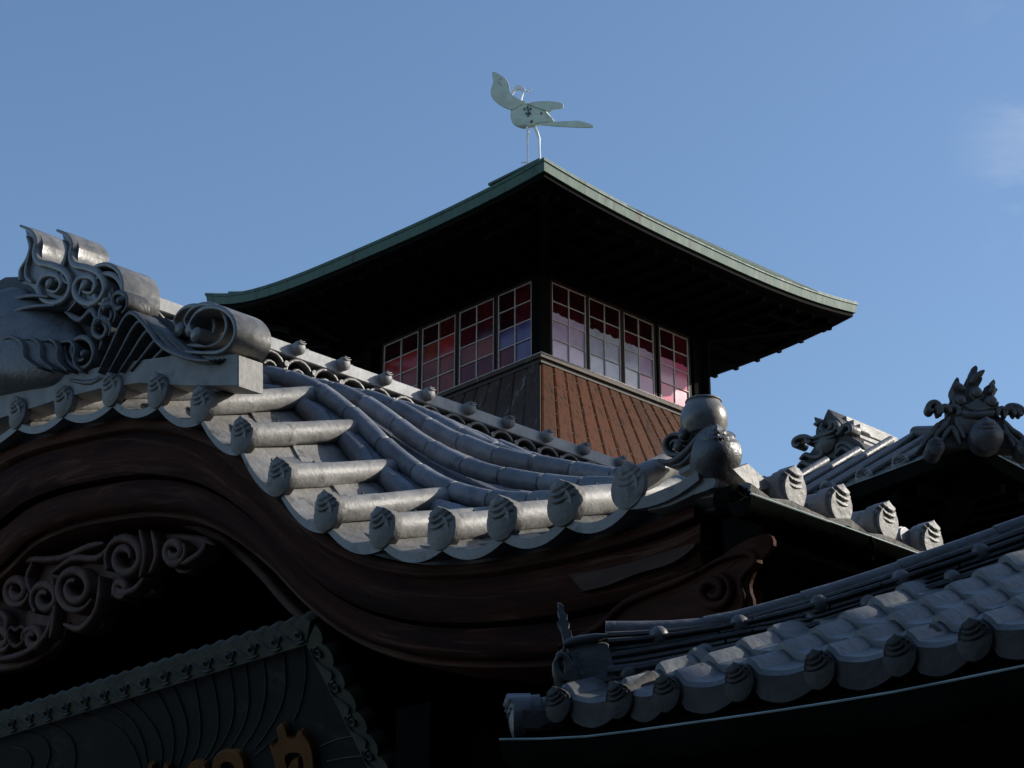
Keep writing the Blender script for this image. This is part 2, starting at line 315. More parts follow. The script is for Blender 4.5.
# sagging pan tiles between the caps
def TL(s): return TILT*max(0, min(1, -(s+.02)/1.0))
def pan(s0, s1, z0, z1, sag=.06, Lp=.8):
    m = MB(); n = 10; top = []; 
    def c(k, t, dz): 
        s = s0+(s1-s0)*k; z = z0+(z1-z0)*k - sag*4*k*(1-k) - .045 + dz; return V((s, t*Lp/.8 if t > 0 else t, z+max(t, 0)*Lp/.8*(TL(s) if s > APEX else TILT)))
    R = []
    for i in range(n+1):
        k = i/n; R.append([c(k, -.02, -.05), c(k, -.025, -.006), c(k, -.015, 0), c(k, .28, 0), c(k, .285, .018), c(k, .8, .018), c(k, .8, -.03), c(k, .02, -.05)])
    m.loft(R); return m
srt = sorted(allcaps)
for (a, za), (b, zb) in zip(srt[:-1], srt[1:]):
    if b-a > .2: pan(a, b, za, zb).build('eave_tile', M['tile'], porch, PB)
pan(CAPS[-1][0], -.08, CAPS[-1][1], 4.40, .03, .35).build('eave_tile', M['tile'], porch, PB)

# roof surface and the tile rows running down the slope
BMP = Smooth([(-8,0),(-4.4,0),(-3.9,.0),(-3.4,.22),(-3.0,.45),(-2.65,.8),(-2.3,1),(-1.95,1.02),(-1.6,.85),(-1.1,.5),(-.5,.15),(0,0),(1,0)])
FT = Smooth([(0,0),(.5,0),(.7,0),(.92,.15),(1.14,.27),(1.5,.28),(2.0,.12),(4,-.02),(7,-.02)])
def rowz(s, t):
    k = s if s > APEX else 2*APEX-s
    off = .31 + FT(t)*BMP(k)
    e = max(0, min(1, (k+1.15)/1.25)); e = e*e*(3-2*e)
    return PZ(s) + off*(1-e) - .10*e
def row(t, s0, s1, r=.055, dz=0, seg=.27):
    m = MB(); n = max(1, int(round(abs(s1-s0)/seg))); 
    for i in range(n):
        a = s0+(s1-s0)*i/n; b = s0+(s1-s0)*(i+1)/n+.004
        b = min(b, s1) if s1 > s0 else max(b-.008, s1)
        jt = random.uniform(-.003, .003); jz = random.uniform(-.002, .002)
        m.tube([(a+(b-a)*k, t+jt, rowz(a+(b-a)*k, t)+dz+jz) for k in (0,.03,.3,.6,.93,.95,1)], [r*.98, r*1.05, r*1.03, r*1.0, r*.97, r*.84, r*.84], 18)
    return m
row(.70, -4.2, -.62, .051).build('slope_tile_row', M['slope'], porch, PB)
row(.665, -4.1, -.75, .047, -.115, .33).build('slope_tile_row', M['slope'], porch, PB)
ROWT = [.92, 1.14, 1.38, 1.63, 1.90] + [2.18+.29*i for i in range(10)]
for i in range(15):
    t = ROWT[i]
    row(t, -4.9, .06, .049, 0).build('slope_tile_row', M['slope'], porch, PB)
for i in range(15):
    t = ROWT[i]
    row(t, 2*APEX+4.9, SL-.06, .052, 0).build('slope_tile_row', M['slope'], porch, PB)
# stack under the first row
m = MB(); R = []
for i in range(60):
    s = -4.35+3.75*i/59; z = PZ(s); R.append([V((s, .625, z+.0)), V((s, .635, z+.16)), V((s, .77, z+.16)), V((s, .77, z))])
m.loft(R); m.build('ridge_stack', M['oldtile'], porch, PB)
# rounded closing tiles behind the verge tiles
m = MB()
for i in range(len(CAPS)-1):
    (a, za), (b, zb) = CAPS[i], CAPS[i+1]
    if a < -4.2: continue
    s = (a+b)/2; m.tube([(a+.03, .60, PZ(a)+.17), (s, .60, PZ(s)+.185), (b-.03, .60, PZ(b)+.17)], [.05, .058, .05], 12)
m.build('closing_tile', M['slope'], porch, PB)
# sheet below the rows
m = MB(); NS = 96; TT = [.12, .6, .9, 1.6, 3, 4.5, 6.0]
ss = [SL + (0-SL)*i/NS for i in range(NS+1)]
def sheet(s, t):
    if t < .7: return PZ(s)-.075+t*(TL(s) if s > APEX else TILT)*.95
    return rowz(s, t)-.075
vs_ = []; 
for s in ss:
    for t in TT: vs_.append(V((s, t, sheet(s, t))))
    for t in TT[::-1]: vs_.append(V((s, t, sheet(s, t)-.09)))
n_ = len(TT)*2
m.loft([vs_[i*n_:(i+1)*n_] for i in range(NS+1)]); m.build('roof_deck', M['slope'], porch, PB)

# side eave: caps facing the long side
sc_cap = MB(); T1 = Plane((0,0,0), (0,1,0), (0,0,1)); T1.w = V((-1,0,0))
add_cap(sc_cap, T1, (0, 0), .086, .05, bulge=.22)
stub = MB(); stub.tube([(.02,0,0), (-.30,0,.035), (-.5,0,.05)], [.068,.066,.064], 18)
fe = None
for i, (x, y) in enumerate([(792,490),(838,507),(885,524),(930,543)]):
    u, z = ps(.1).px(x, y)
    for base in [(.1, u, z)]:
        if fe is None:
            a = stub.build('side_tile', M['tile'], porch); b = sc_cap.build('end_cap', M['tile'], a); fe = (a, b)
        else:
            a = copy_at(fe[0], porch, (0,0,0)); copy_at(fe[1], a, (0,0,0))
        a.location = V(base)-PBv; a.rotation_euler = (radians(random.uniform(-6, 6)), 0, radians(random.uniform(-2, 2)))
for i in range(14):
    t = 1.56+.31*i; a = copy_at(fe[0], porch, V((.1, t, 4.29))-PBv); copy_at(fe[1], a, (0,0,0))
m = MB(); R = []
for i in range(49):
    t = .04 + 5.9*i/48; k = ((t-.33)/.31) % 1; sag = -.045*4*k*(1-k)
    R.append([V((.12, t, 4.235+sag)), V((.13, t, 4.262+sag)), V((.11, t, 4.272+sag)), V((-.45, t, 4.33+sag)), V((-.45, t, 4.30)), V((.08, t, 4.235+sag))])
m.loft(R); m.build('side_pan_tiles', M['tile'], porch, PB)
# gutter along the side eave
GU = ps(.2)
m = MB(); p0 = GU.px(741, 490); p1 = GU.px(915, 566); gz = (p0[1]+p1[1])/2
R = []
for t in (p0[0], .35, .36, 3.2, 6.0):
    r = .050 if t != .36 else .055
    R.append([V((.19+cos(pi+pi*k/8)*r*1.15, t, gz+sin(pi+pi*k/8)*r*1.5)) for k in range(9)]+[V((.19+cos(pi*k/8)*(r-.008)*0.9, t, gz-.012)) for k in range(1, 8)])
m.loft(R); gt = m.build('gutter', M['gutter'], porch, PB)
m = MB(); m.tube([(.19+.055, p0[0], gz+.004), (.19+.055, 6.0, gz+.004)], .0045, 6); m.build('gutter_lip', M['gutteredge'], gt, PB)
for t in (.62, 1.5, 2.4):
    m = MB(); m.tube([(.245, t, gz), (.26, t, gz-.03), (.25, t, gz-.09), (.20, t, gz-.105)], .009, 6); m.build('gutter_bracket', M['gutter'], gt, PB)
# eave underside
m = MB()
m.add([(.10,.06,4.215),(.10,6,4.215),(-.05,6,4.08),(-.05,.2,4.08),(-.9,6,4.02),(-.9,.3,4.02)], [(0,1,2,3),(3,2,4,5)])
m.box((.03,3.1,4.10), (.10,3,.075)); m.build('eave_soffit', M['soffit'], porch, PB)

# ---- gable board: layered curved strips of dark red wood
Wpx = [(-200,760),(-120,700),(-60,630),(0,572),(25,547),(60,530),(101,521),(152,516),(203,526),(254,560),(300,607),(345,640),(400,660),(470,667),(560,664),(640,648),(690,632),(728,610)]
Pw = pf(.16); wl_ = sorted(Pw.px(*p) for p in Wpx); LO = Smooth(wl_)
def lo(s): return LO(s) if s > APEX-.5 else LO(2*APEX-s)
S_ = [SL+.35 + (0-.18-SL-.35)*i/110 for i in range(111)]
strips = [(.0,.07,.14,'black'), (.07,.20,.07,'boardlight'), (.20,.60,.10,'board'), (.60,.64,.20,'black'), (.64,.92,.16,'board'), (.92,1.0,.22,'boardlight')]
for a, b, t, mm_ in strips:
    m = MB(); R = []
    for s in S_:
        hi = PZ(s)-.105; l_ = min(lo(s), hi-.2) if s > APEX-.4 else hi-.9
        e = max(0, (s+.9)/.9); za = hi+(l_-hi)*a; zb = hi+(l_-hi)*b
        mid = (za+zb)/2; bl = .012
        R.append([V((s, t, za)), V((s, t-bl*.5, za*.8+zb*.2)), V((s, t-bl, mid)), V((s, t-bl*.8, za*.2+zb*.8)), V((s, t+.02, zb)), V((s, t+.30, zb)), V((s, t+.30, za))])
    m.loft(R); bo_ = m.build('gable_board' if mm_ != 'boardlight' else 'board_moulding', M[mm_], porch, PB, ang=50)
    at = bo_.data.attributes.new('grain', 'FLOAT_VECTOR', 'POINT'); w_ = [0, .2, .5, .8, 1, 1, 0]
    at.data.foreach_set('vector', [c_ for s in S_ for k in range(7) for c_ in (s*1.0, (a+(b-a)*w_[k])*1.0, a*5.0)])
# carved end of the board with its spiral and cloud edge
P1 = pf(.02)
def pxs(P, pts): return [P.px(*p) for p in pts]
m = MB()
m.extr(P1, crv(pxs(P1, [(600,620),(628,600),(660,588),(700,570),(735,545),(765,533),(772,545),(758,560),(748,585),(752,605),(738,625),(722,632),(716,650),(690,655),(650,668),(610,665)]), 3), .0, .025, .008)
m.ribbon(P1, pxs(P1, spiral((716,592), 19, 4, -1.2, 1.6, 22)), .035, -.03, .1)
m.ribbon(P1, pxs(P1, [(560,648),(600,628),(628,603),(672,585),(700,573)]), .03, -.025, .1)
m.ribbon(P1, pxs(P1, [(700,573),(722,560),(748,553),(757,562),(742,580),(745,606),(728,628),(716,633),(722,648)]), .025, -.02, .02)
m.build('board_end_carving', M['wood'], porch, PB)
m = MB()
m.extr(P1, crv(pxs(P1, [(560,572),(600,566),(650,552),(690,540),(668,560),(630,572),(600,584),(575,590)]), 3), .04, .12, .008)
m.ribbon(P1, pxs(P1, [(650,600),(700,585),(740,560),(762,542)]), .02, .0, .04)
m.build('worn_scroll_carving', M['woodlight'], porch, PB)
# arch moulding
m = MB(); m.ribbon(pf(.42), pxs(pf(.42), [(-60,640),(0,575),(30,548),(80,528),(140,518),(200,528),(250,562),(290,606),(330,640)]), .05, -.02, .1, taper=False)
m.build('arch_moulding', M['woodlight'], porch, PB)
# beam, posts, dark inside
m = MB(); m.box((APEX, 1.3, 3.4), (5.5, .12, .14), bev=.01); m.build('tie_beam', M['black'], porch, PB)
for s in (pf(.62).px(432, 720)[0], -.45, -9.6, -11.4):
    m = MB(); m.box((s, .62, 1.95), (.12, .12, 1.95), bev=.012); m.build('post', M['black'], porch, PB)
m = MB(); m.extr(pf(3.0), [(ss[-4], 0)] + [(s, PZ(s)-.3) for s in ss[3:-3][::-1]] + [(ss[3], 0)], 0, .06); 
m.add([(s, .5, PZ(s)-.25) for s in ss] + [(s, 6, PZ(s)-.25) for s in ss], [(i, i+1, i+2+NS, i+1+NS) for i in range(NS)])
m.box((-.62, 3.2, 2.0), (.04, 2.7, 2.0)); m.box((SL+.62, 3.2, 2.0), (.04, 2.7, 2.0))
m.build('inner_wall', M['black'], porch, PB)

# ---- gable pendant (carved wood)
P2 = pf(.30); m = MB()
def rb(m, P, pts, w, w0=-.05, w1=.06, **k): m.ribbon(P, pxs(P, pts), w, w0, w1, **k)
m.extr(P2, crv(pxs(P2, [(-40,560),(20,555),(60,560),(100,545),(150,533),(200,535),(212,550),(195,556),(188,570),(176,572),(165,560),(150,572),(150,592),(135,596),(120,590),(108,600),(100,625),(84,632),(66,622),(60,640),(40,655),(14,668),(-40,675)]), 2), .02, .09, .01)
for c, r, a, tn in (((84,590),24,.5,1.7), ((134,560),23,2.6,1.6), ((182,553),14,-.5,1.6), ((53,600),17,2.2,1.5), ((24,592),16,.2,1.6), ((128,590),9,1,1.4), ((8,640),13,.4,1.5), ((40,640),12,3,1.4)):
    rb(m, P2, spiral(c, r, r*.3, a, tn, 22, .85), .055, -.05 - r*.001, .06)
for l in ([(0,575),(30,562),(66,560),(96,548),(112,545)], [(60,575),(80,560),(104,560),(118,548),(124,538)], [(148,532),(152,556),(148,580)], [(160,533),(164,556),(158,575)], [(190,566),(206,556),(214,546)], [(108,578),(104,610),(88,630),(72,626)], [(60,580),(62,610),(58,640)], [(0,662),(30,655),(52,638),(62,610)], [(120,596),(140,592),(152,580)], [(0,610),(14,620),(10,640)], [(40,565),(34,580),(40,596)]):
    rb(m, P2, l, .04, -.06, .05)
m.build('gable_pendant', M['carvewood'], porch, PB)
m = MB(); rb(m, P2, [(16,634),(19,629),(24,632),(29,628),(34,634),(30,644),(23,648),(17,642),(16,634)], .025, -.06, .02); m.build('heart_cutout_rim', M['woodlight'], porch, PB)

# ---- ridge
RS = -5.45
rz = 7.16
m = MB(); m.box((APEX, 3.9, rz), (.50, 3.3, .047), bev=.006); m.box((APEX, 3.9, rz+.075), (.36, 3.3, .028)); m.build('ridge_cap', M['pale'], porch, PB)
m = MB(); m.box((APEX, 3.9, rz-.5), (.40, 3.25, .45)); m.build('ridge_core', M['black'], porch, PB)
m = MB(); m2_ = MB(); m3_ = MB()
beads = [ps(RS).px(*p)[0] for p in [(296,352),(341,366),(383,381),(426,397),(467,413),(506,426),(545,439),(582,454),(619,466)]]
while len(beads) < 13: beads.append(beads[-1]+.4)
beads = [beads[0]-.4*3, beads[0]-.8, beads[0]-.4] + beads
bead = None
for t in beads:
    for sgn in (1, -1):
        if sgn < 0 and False: pass
        if bead is None:
            q = MB(); q.tube([(-.12,0,0),(.035,0,0)], .047, 16); q.ball((.035,0,0), .050, 16, (.7,1,1)); Tq = Plane((0,0,0),(0,1,0),(0,0,1)); Tq.w = V((-1,0,0))
            q.ribbon(Tq, [(-.03,.03),(0,.018),(.03,.03)], .012, -.075, -.04); q.ribbon(Tq, [(-.02,.042),(0,.034),(.02,.042)], .010, -.072, -.03)
            bead = q.build('ridge_bead', M['tile'], porch)
            c = bead
        else: c = copy_at(bead, porch, (0,0,0))
        c.location = V((APEX+sgn*.50, t, rz+.015))-PBv; c.rotation_euler = (0, 0, 0 if sgn > 0 else pi)
drum = None
for t in beads:
    if drum is None:
        q = MB(); q.tube([(-.12,0,0),(.0,0,0)], .040, 14); q.ball((0,0,0), .040, 12, (.6,1,1)); drum = q.build('ridge_knob', M['tile'], porch); c = drum
    else: c = copy_at(drum, porch, (0,0,0))
    c.location = V((APEX+.36, t+.20, rz+.085))-PBv
# openwork rings under the cap
PO = ps(APEX+.45)
m = MB(); i = 0; t = .95
while t < 6.8:
    for r0, dz in ((.115, -.17), (.105, -.36)):
        tt = t + (.0 if dz > -.3 else .12)
        m.ribbon(PO, [(tt+cos(a*pi/8)*r0, rz+dz+sin(a*pi/8)*r0) for a in range(17)], .028, -.05, .04, taper=False, sub=1)
        m.ribbon(PO, [(tt+cos(a*pi/6)*r0*.5, rz+dz-.01+sin(a*pi/6)*r0*.5) for a in range(1, 12)], .024, -.04, .04, taper=False, sub=1)
        m.tube([(APEX+.40, tt+.115, rz+dz+.05), (APEX+.52, tt+.115, rz+dz+.05)], .022, 8)
    t += .24
m.build('ridge_openwork', M['carved'], porch, PB)
m = MB(); m.box((APEX, 3.9, rz-.60), (.47, 3.3, .022)); m.box((APEX, 3.9, rz-.66), (.52, 3.3, .02)); m.build('ridge_course', M['tile'], porch, PB)

# ---- big carved ridge end
P3 = pf(-.02); oni = MB()
BASE = [(-330,470),(-200,418),(-100,400),(0,390),(60,375),(120,362),(170,356),(238,355),(238,386),(190,386),(140,383),(100,388),(60,398),(0,417),(-100,440),(-200,460),(-330,510)]
def mirror_obj(o):
    import bmesh
    bm = bmesh.new(); bm.from_mesh(o.data)
    for v in bm.verts: v.co.x = -v.co.x
    bmesh.ops.reverse_faces(bm, faces=bm.faces); me = o.data.copy(); bm.to_mesh(me); bm.free(); me.set_sharp_from_angle(angle=radians(38))
    c = o.copy(); c.data = me; COL.objects.link(c); c.parent = o.parent; return c
def symm(pts):   # keep the half right of the apex, mirror it
    rt = [p for p in pts if p[0] > APEX+.02]; return rt, [(2*APEX-u, v) for u, v in rt][::-1]
m = MB(); q = pxs(P3, BASE); tp_ = [p for p in q[:8] if p[0] > APEX+.05]; bt_ = [p for p in q[8:] if p[0] > APEX+.05]
q = [(2*APEX-u, v) for u, v in tp_][::-1] + tp_ + bt_ + [(2*APEX-u, v) for u, v in bt_][::-1]
m.extr(P3, q, .0, .16, .006); 
ob = m.build('ridge_end_base', M['base'], porch, PB)
# backing slab under carving
m = MB()
bk_ = [p for p in crv(pxs(P3, [(-30,290),(-10,272),(45,272),(85,268),(100,285),(120,290),(112,322),(140,310),(165,322),(190,345),(232,352),(180,355),(120,361),(60,374),(0,388)]), 2) if p[0] > APEX+.02]
m.extr(P3, bk_ + [(2*APEX-u, v) for u, v in bk_][::-1], .10, .26, .01)
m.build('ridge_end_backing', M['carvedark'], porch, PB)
m = MB()
bo_px = crv([(-75,330),(-40,304),(-10,294),(8,284),(24,292),(48,304),(66,320),(76,344),(74,368),(60,386),(30,392),(-10,400),(-75,412)], 4)
bo_ = pxs(P3, bo_px); cb_ = (APEX, P3.px(2, 350)[1]); rt_ = [p for p in bo_ if p[0] > APEX+.02]; bo_ = rt_ + [(2*APEX-u, v) for u, v in rt_][::-1]
m.loft([[P3.g(cb_[0]+(u-cb_[0])*q, cb_[1]+(v-cb_[1])*q, w) for u, v in bo_] for q, w in ((.05,-.17),(.3,-.165),(.5,-.145),(.68,-.11),(.82,-.07),(.92,-.02),(.98,.03),(1,.09),(1,.3))])
for pts, w0 in (([(-60,356),(-30,340),(0,325),(36,311),(66,309)], -.02), ([(-60,338),(-30,322),(0,307),(30,297),(52,298)], .03)): m.ribbon(P3, pxs(P3, pts), .024, w0-.06, .1)
m.build('ridge_end_boss', M['oldtile'], porch, PB, ang=30)
# horned scrolls
def horned(dx, dy, k=1.0, d=.22):
    m = MB()
    T = lambda pts: pxs(P3, [(x*k+dx, y*k+dy) for x, y in pts])
    m.extr(P3, crv(T([(-35,-51),(-28,-50),(-20,-44),(-16,-36),(-17,-26),(-16,-18),(-8,-14),(4,-12),(15,-2),(18,12),(12,26),(0,32),(-14,29),(-22,18),(-30,10),(-38,6),(-36,-6),(-30,-16),(-25,-26),(-26,-36),(-33,-42)]), 3), .03, d, .012)
    m.ribbon(P3, T([(-34,-50),(-24,-45),(-19,-36),(-21,-24),(-17,-14),(-4,-11),(9,-5),(15,8),(10,22),(-2,27),(-14,21),(-17,9),(-10,-1),(1,-1),(6,8),(1,16),(-7,14)]), .046, -.01, d, sub=4)
    m.ribbon(P3, T([(-29,-40),(-26,-30),(-29,-18),(-36,-6),(-36,4)]), .030, .0, d*.6, sub=4)
    m.ribbon(P3, T([(-26,-22),(-30,-10),(-30,0),(-24,6)]), .024, .0, d*.6, sub=4)
    m.disc(P3, T([(-4,8)])[0], .032, -.015, .1, bulge=.015)
    return m
horned(55, 276, 1.0).build('horned_scroll', M['silver'], porch, PB)
m = horned(90, 278, .95, .24); m.build('horned_scroll', M['silver'], porch, PB)
m = MB()
def loop(m, c, r, a0, tn, w, w0, w1, ball=True, sx=.8):
    pts = spiral(c, r, r*.42, a0, tn, 18, sx); rb(m, P3, pts, w, w0, w1)
    if ball: m.disc(P3, P3.px(*pts[-1]), w*.75, w0-.01, w0+.12, bulge=.02)
# central loops with long rolled depth
mr_ = MB()
loop(mr_, (104,292), 25, 1.2, -1.0, .035, -.0, .25)
loop(mr_, (90,296), 23, 1.6, -1.0, .03, .02, .24)
rb(mr_, P3, [(116,305),(122,290),(118,272),(106,264),(92,268),(82,282),(76,300),(66,312)], .03, .0, .25)
mr_.build('rolled_scroll', M['silver'], porch, PB)
m = MB()
for c, r, a, tn in (((84,352),20,3.6,-1.5), ((104,330),13,.6,-1.4), ((110,315),12,.8,-1.3), ((122,303),12,1.2,-1.2)):
    loop(m, c, r, a, tn, .035, -.03, .12)
for l in ([(70,380),(92,382),(110,368),(118,345),(128,325),(134,315)], [(96,380),(115,370),(126,350),(134,330),(142,316)], [(120,300),(108,325),(100,350)], [(66,312),(80,320),(92,310),(100,330)]):
    rb(m, P3, l, .04, -.01, .15)
# waves
for k in range(6):
    x0, y0 = 108+k*8, 376-k*1.5; h = 1-k*.14
    rb(m, P3, [(x0, y0), (x0+12, y0-26*h), (x0+24, y0-52*h), (x0+34, y0-60*h), (x0+48, y0-46*h), (x0+64, y0-26*h), (x0+92-k*4, y0-14*h), (x0+112-k*6, y0-12)], .028, -.02+k*.018-.05, .2)
for k in range(4):
    rb(m, P3, [(14+k*14, 366-k*0), (18+k*14, 350), (30+k*15, 343), (42+k*13, 350), (44+k*12, 364), (58+k*10, 374)], .020, -.14+.03*k, .05)
m.build('carved_waves', M['carved'], porch, PB)
# end roll
m = MB()
def roll(m, c, r, w0, w1, w=.03, sy=1.0):
    pts = [(c[0]+cos(a)*r*.92, c[1]+sin(a)*r*sy) for a in [radians(d) for d in range(150, -205, -15)]]
    pts = [(c[0]-r*1.9, c[1]+r*.75), (c[0]-r*1.2, c[1]+r*.95), (c[0]-r*.4, c[1]+r*1.0)] + [(c[0]+cos(radians(d))*r, c[1]+sin(radians(d))*r*sy) for d in range(80, -190, -18)] + [(c[0]-r*.72, c[1]+r*.35)]
    rb(m, P3, pts, w, w0, w1); m.disc(P3, P3.px(c[0]-r*.62, c[1]+r*.25), .042, w0-.01, w0+.12, bulge=.02)
roll(m, (216,331), 23, -.03, .20, .03)
roll(m, (200,323), 21, .03, .23, .028)
roll(m, (184,322), 20, .06, .23, .028)
m.build('rolled_scroll', M['silver'], porch, PB)

for o_ in [c_ for c_ in porch.children if c_.name.split('.')[0] in ('horned_scroll','rolled_scroll','carved_waves','gable_pendant','heart_cutout_rim','arch_moulding')]: mirror_obj(o_)
# ---- corner boss pair on the eave corner
CB = at_h(717, 453, 7.5); CB = V((CB[0], CB[1], CB[2]))
diag = Plane(CB, V((1,1,0)), (0,0,1)); diag.w = V((-1,1,0)).normalized()
m = MB(); add_cap(m, diag, (0, 0), .098, .12, bulge=.80, steps=(.72,.46,.25)); m.build('corner_boss', M['oldtile'], porch, PB, ang=30)
up = at_h(704, 419, 7.72)
m = MB(); rings = []
for r, dz in ((.04,-.085),(.075,-.07),(.094,-.03),(.097,.0),(.090,.035),(.072,.062),(.070,.068),(.075,.072),(.073,.078),(.02,.082)):
    rings.append([up+V((cos(2*pi*j/24)*r, sin(2*pi*j/24)*r, dz)) for j in range(24)])
m.loft(rings); m.tube([up+V((0,0,.08)), up+V((.0,0,.10))], .006, 6); m.build('corner_pot', M['silver'], porch, PB)
P4 = pf(.10); m = MB()
for c, r, a, tn in (((677,447),13,-.5,-1.4), ((689,436),9,-.3,-1.3), ((697,430),7,-.3,-1.2)): rb(m, P4, spiral(c, r, r*.3, a, tn, 16), .022, -.02, .08)
rb(m, P4, [(664,462),(676,464),(692,452),(704,438),(716,430),(722,432)], .03, -.04, .08); rb(m, P4, [(668,466),(684,466),(700,450),(714,438)], .02, -.03, .08)
m.disc(P4, P4.px(684,448), .022, -.04, .03, bulge=.01); m.disc(P4, P4.px(689,437), .022, -.04, .03, bulge=.01)
m.build('corner_scroll', M['carved'], porch, PB)
m = MB(); P5 = pf(-.02)
m.extr(P5, crv(pxs(P5, [(640,500),(662,494),(690,478),(700,470),(712,474),(712,486),(690,494),(664,506),(644,510)]), 2), .02, .12, .01)
m.box((-.16, .13, 4.42), (.10, .06, .016), u=(1,0,.15), bev=.006)
m.build('corner_plinth', M['tile'], porch, PB)
P6 = ps(.04); m = MB(); m.extr(P6, pxs(P6, [(728,470),(744,464),(770,488),(756,492),(742,484)]), -.02, .08, .008); m.build('corner_plinth', M['tile'], porch, PB)
m = MB(); P7 = ps(.06)
m.disc(P7, P7.px(735,500), .06, -.02, .06, bulge=.02)
for k in range(5): m.ribbon(P7, pxs(P7, [(735,500),(735+cos(k*1.25)*9,500+sin(k*1.25)*9)]), .02, -.05, .02, sub=1)
m.build('rosette', M['gutter'], porch, PB)

# ================================================================ PLAQUE hung under the gable
pa = pf(.30).px(314, 619); pb_ = ps(pa[0]).px(388, 768)
dn = V((0, pb_[0]-.30, pb_[1]-pa[1])).normalized()
PP = Plane((pa[0], .30, pa[1]), (1,0,0), -dn); PP.w = V((0,1,0)) - dn*V((0,1,0)).dot(dn); PP.w.normalize()
plq = thing('name_plaque', (pa[0]-2.0, .6, pa[1]-.5), 'dark green wooden name plaque with scalloped frame and ochre characters hanging under the gable', 'plaque')
QB = plq['_g']; H_ = 2.1; Wd = 4.2
m = MB(); m.extr(PP, [(-Wd,-H_),(0,-H_),(0,0),(-Wd,0)], .02, .09, .004); m.build('board', M['plaque'], plq, QB)
# scalloped frame
fr = MB(); out = []; n = 0
def scal(a, b, N, amp):
    pts = []
    for i in range(N*6):
        k = i/(N*6); x = a[0]+(b[0]-a[0])*k; y = a[1]+(b[1]-a[1])*k; d = V((b[0]-a[0], b[1]-a[1])).normalized(); nrm = (-d[1], d[0])
        w = abs(sin(pi*(i/6)))**.6*amp; pts.append((x+nrm[0]*w, y+nrm[1]*w))
    return pts
fw = .105
top = scal((0, 0), (-Wd, 0), 34, -.034); rgt = scal((0, -H_), (0, 0), 17, -.034)
fr.extr(PP, top + [(-Wd, -fw), (-fw, -fw)], -.03, .05, 0); fr.build('frame_rail', M['plaqueframe'], plq, QB)
fr = MB(); fr.extr(PP, rgt + [(-fw, -fw), (-fw, -H_)], -.028, .05, 0); fr.build('frame_stile', M['plaqueframe'], plq, QB)
fr = MB()
for i in range(22):
    x = -.12-.19*i
    fr.ribbon(PP, spiral((x, -.045), .032, .008, 1.2, -1.3, 10), .012, -.042, -.02, sub=2); fr.ribbon(PP, [(x+.03,-.08),(x-.04,-.085),(x-.09,-.04),(x-.12,-.02),(x-.15,-.05)], .012, -.042, -.02)
for i in range(11):
    y = -.16-.19*i
    fr.ribbon(PP, spiral((-.045, y), .032, .008, 1.2, 1.3, 10), .012, -.042, -.02, sub=2); fr.ribbon(PP, [(-.08,y+.03),(-.085,y-.04),(-.04,y-.09),(-.02,y-.12),(-.05,y-.15)], .012, -.042, -.02)
fr.build('frame_scrollwork', M['groove'], plq, QB)
m = MB()
lines = [[(301,641),(304,670),(300,700),(292,722)], [(280,645),(284,680),(278,710),(262,738),(252,750)], [(260,650),(264,690),(256,725),(240,750)], [(242,655),(247,700),(240,730),(224,756)],
 [(226,660),(232,705),(226,735),(210,758)], [(208,666),(216,710),(214,740),(200,765)], [(190,672),(198,715),(197,745),(186,768)], [(168,680),(184,720),(183,748),(176,768)], [(150,685),(168,718),(172,748),(168,768)],
 [(122,694),(150,725),(160,750),(158,775)], [(98,700),(130,722),(143,750),(145,775)], [(64,711),(110,725),(132,750),(140,775)], [(10,722),(50,726),(72,745),(72,775)], [(10,732),(40,738),(48,755),(42,772)], [(360,736),(335,741),(318,748)], [(366,757),(345,759),(325,763)], [(288,728),(270,742),(252,758)], [(10,748),(24,752),(30,764),(24,775)]]
for l in lines: m.ribbon(PP, pxs(PP, l), .0045, .012, .03, taper=False)
m.build('grain_lines', M['groove'], plq, QB)
# ochre characters (only their tops are in view)
def glyph(polys):
    m = MB()
    for p in polys: m.extr(PP, pxs(PP, p), -.015, .03, .004)
    return m.build('character', M['gold'], plq, QB)
glyph([crv([(270,742),(276,746),(280,738),(278,728),(283,723),(287,728),(289,736),(295,739),(300,730),(305,734),(312,745),(315,760),(314,776),(305,776),(306,764),(302,752),(290,752),(286,758),(290,776),(279,776),(276,760)], 2), [(293,760),(300,757),(301,776),(290,776),(289,768)]])
glyph([crv([(214,762),(218,753),(228,750),(240,752),(245,762),(246,776),(237,776),(236,764),(228,760),(222,764),(222,776),(213,776)], 2)])
glyph([crv([(188,770),(192,762),(200,761),(206,763),(208,770),(208,778),(188,778)], 2)])
glyph([[(148,776),(150,762),(154,764),(154,776)], [(164,776),(166,762),(170,765),(170,776)]])

# ================================================================ TOWER
Wc = at_h(541, 357, 24); TS, TT0 = Wc[0], Wc[1]
LA, LB, OV = 3.5, 3.05, 1.5          # wall lengths to the left and to the back, eave overhang
tower = thing('lookout_tower', (TS-LA/2, TT0+LB/2, 0), 'square wooden lookout tower with red glass windows, brown copper skirt and green copper roof', 'tower')
TB = tower['_g']
zs, zh, ztop = 11.98, 13.04, 13.30
# corner posts
for s, t in ((TS-.06, TT0+.06), (TS-.06, TT0+LB-.02), (TS-LA+.06, TT0+.06), (TS-LA+.06, TT0+LB-.02)):
    m = MB(); m.box((s, t, (zs+ztop)/2-.1), (.085, .085, (ztop-zs)/2+.1), bev=.008); m.build('corner_post', M['black'], tower, TB)
m = MB(); m.box((TS+.01, TT0+LB+.10, 12.5), (.05,.04,.8)); m.box((TS+.09, TT0+LB+.12, 12.5), (.018,.018,.8)); m.build('side_post', M['black'], tower, TB)
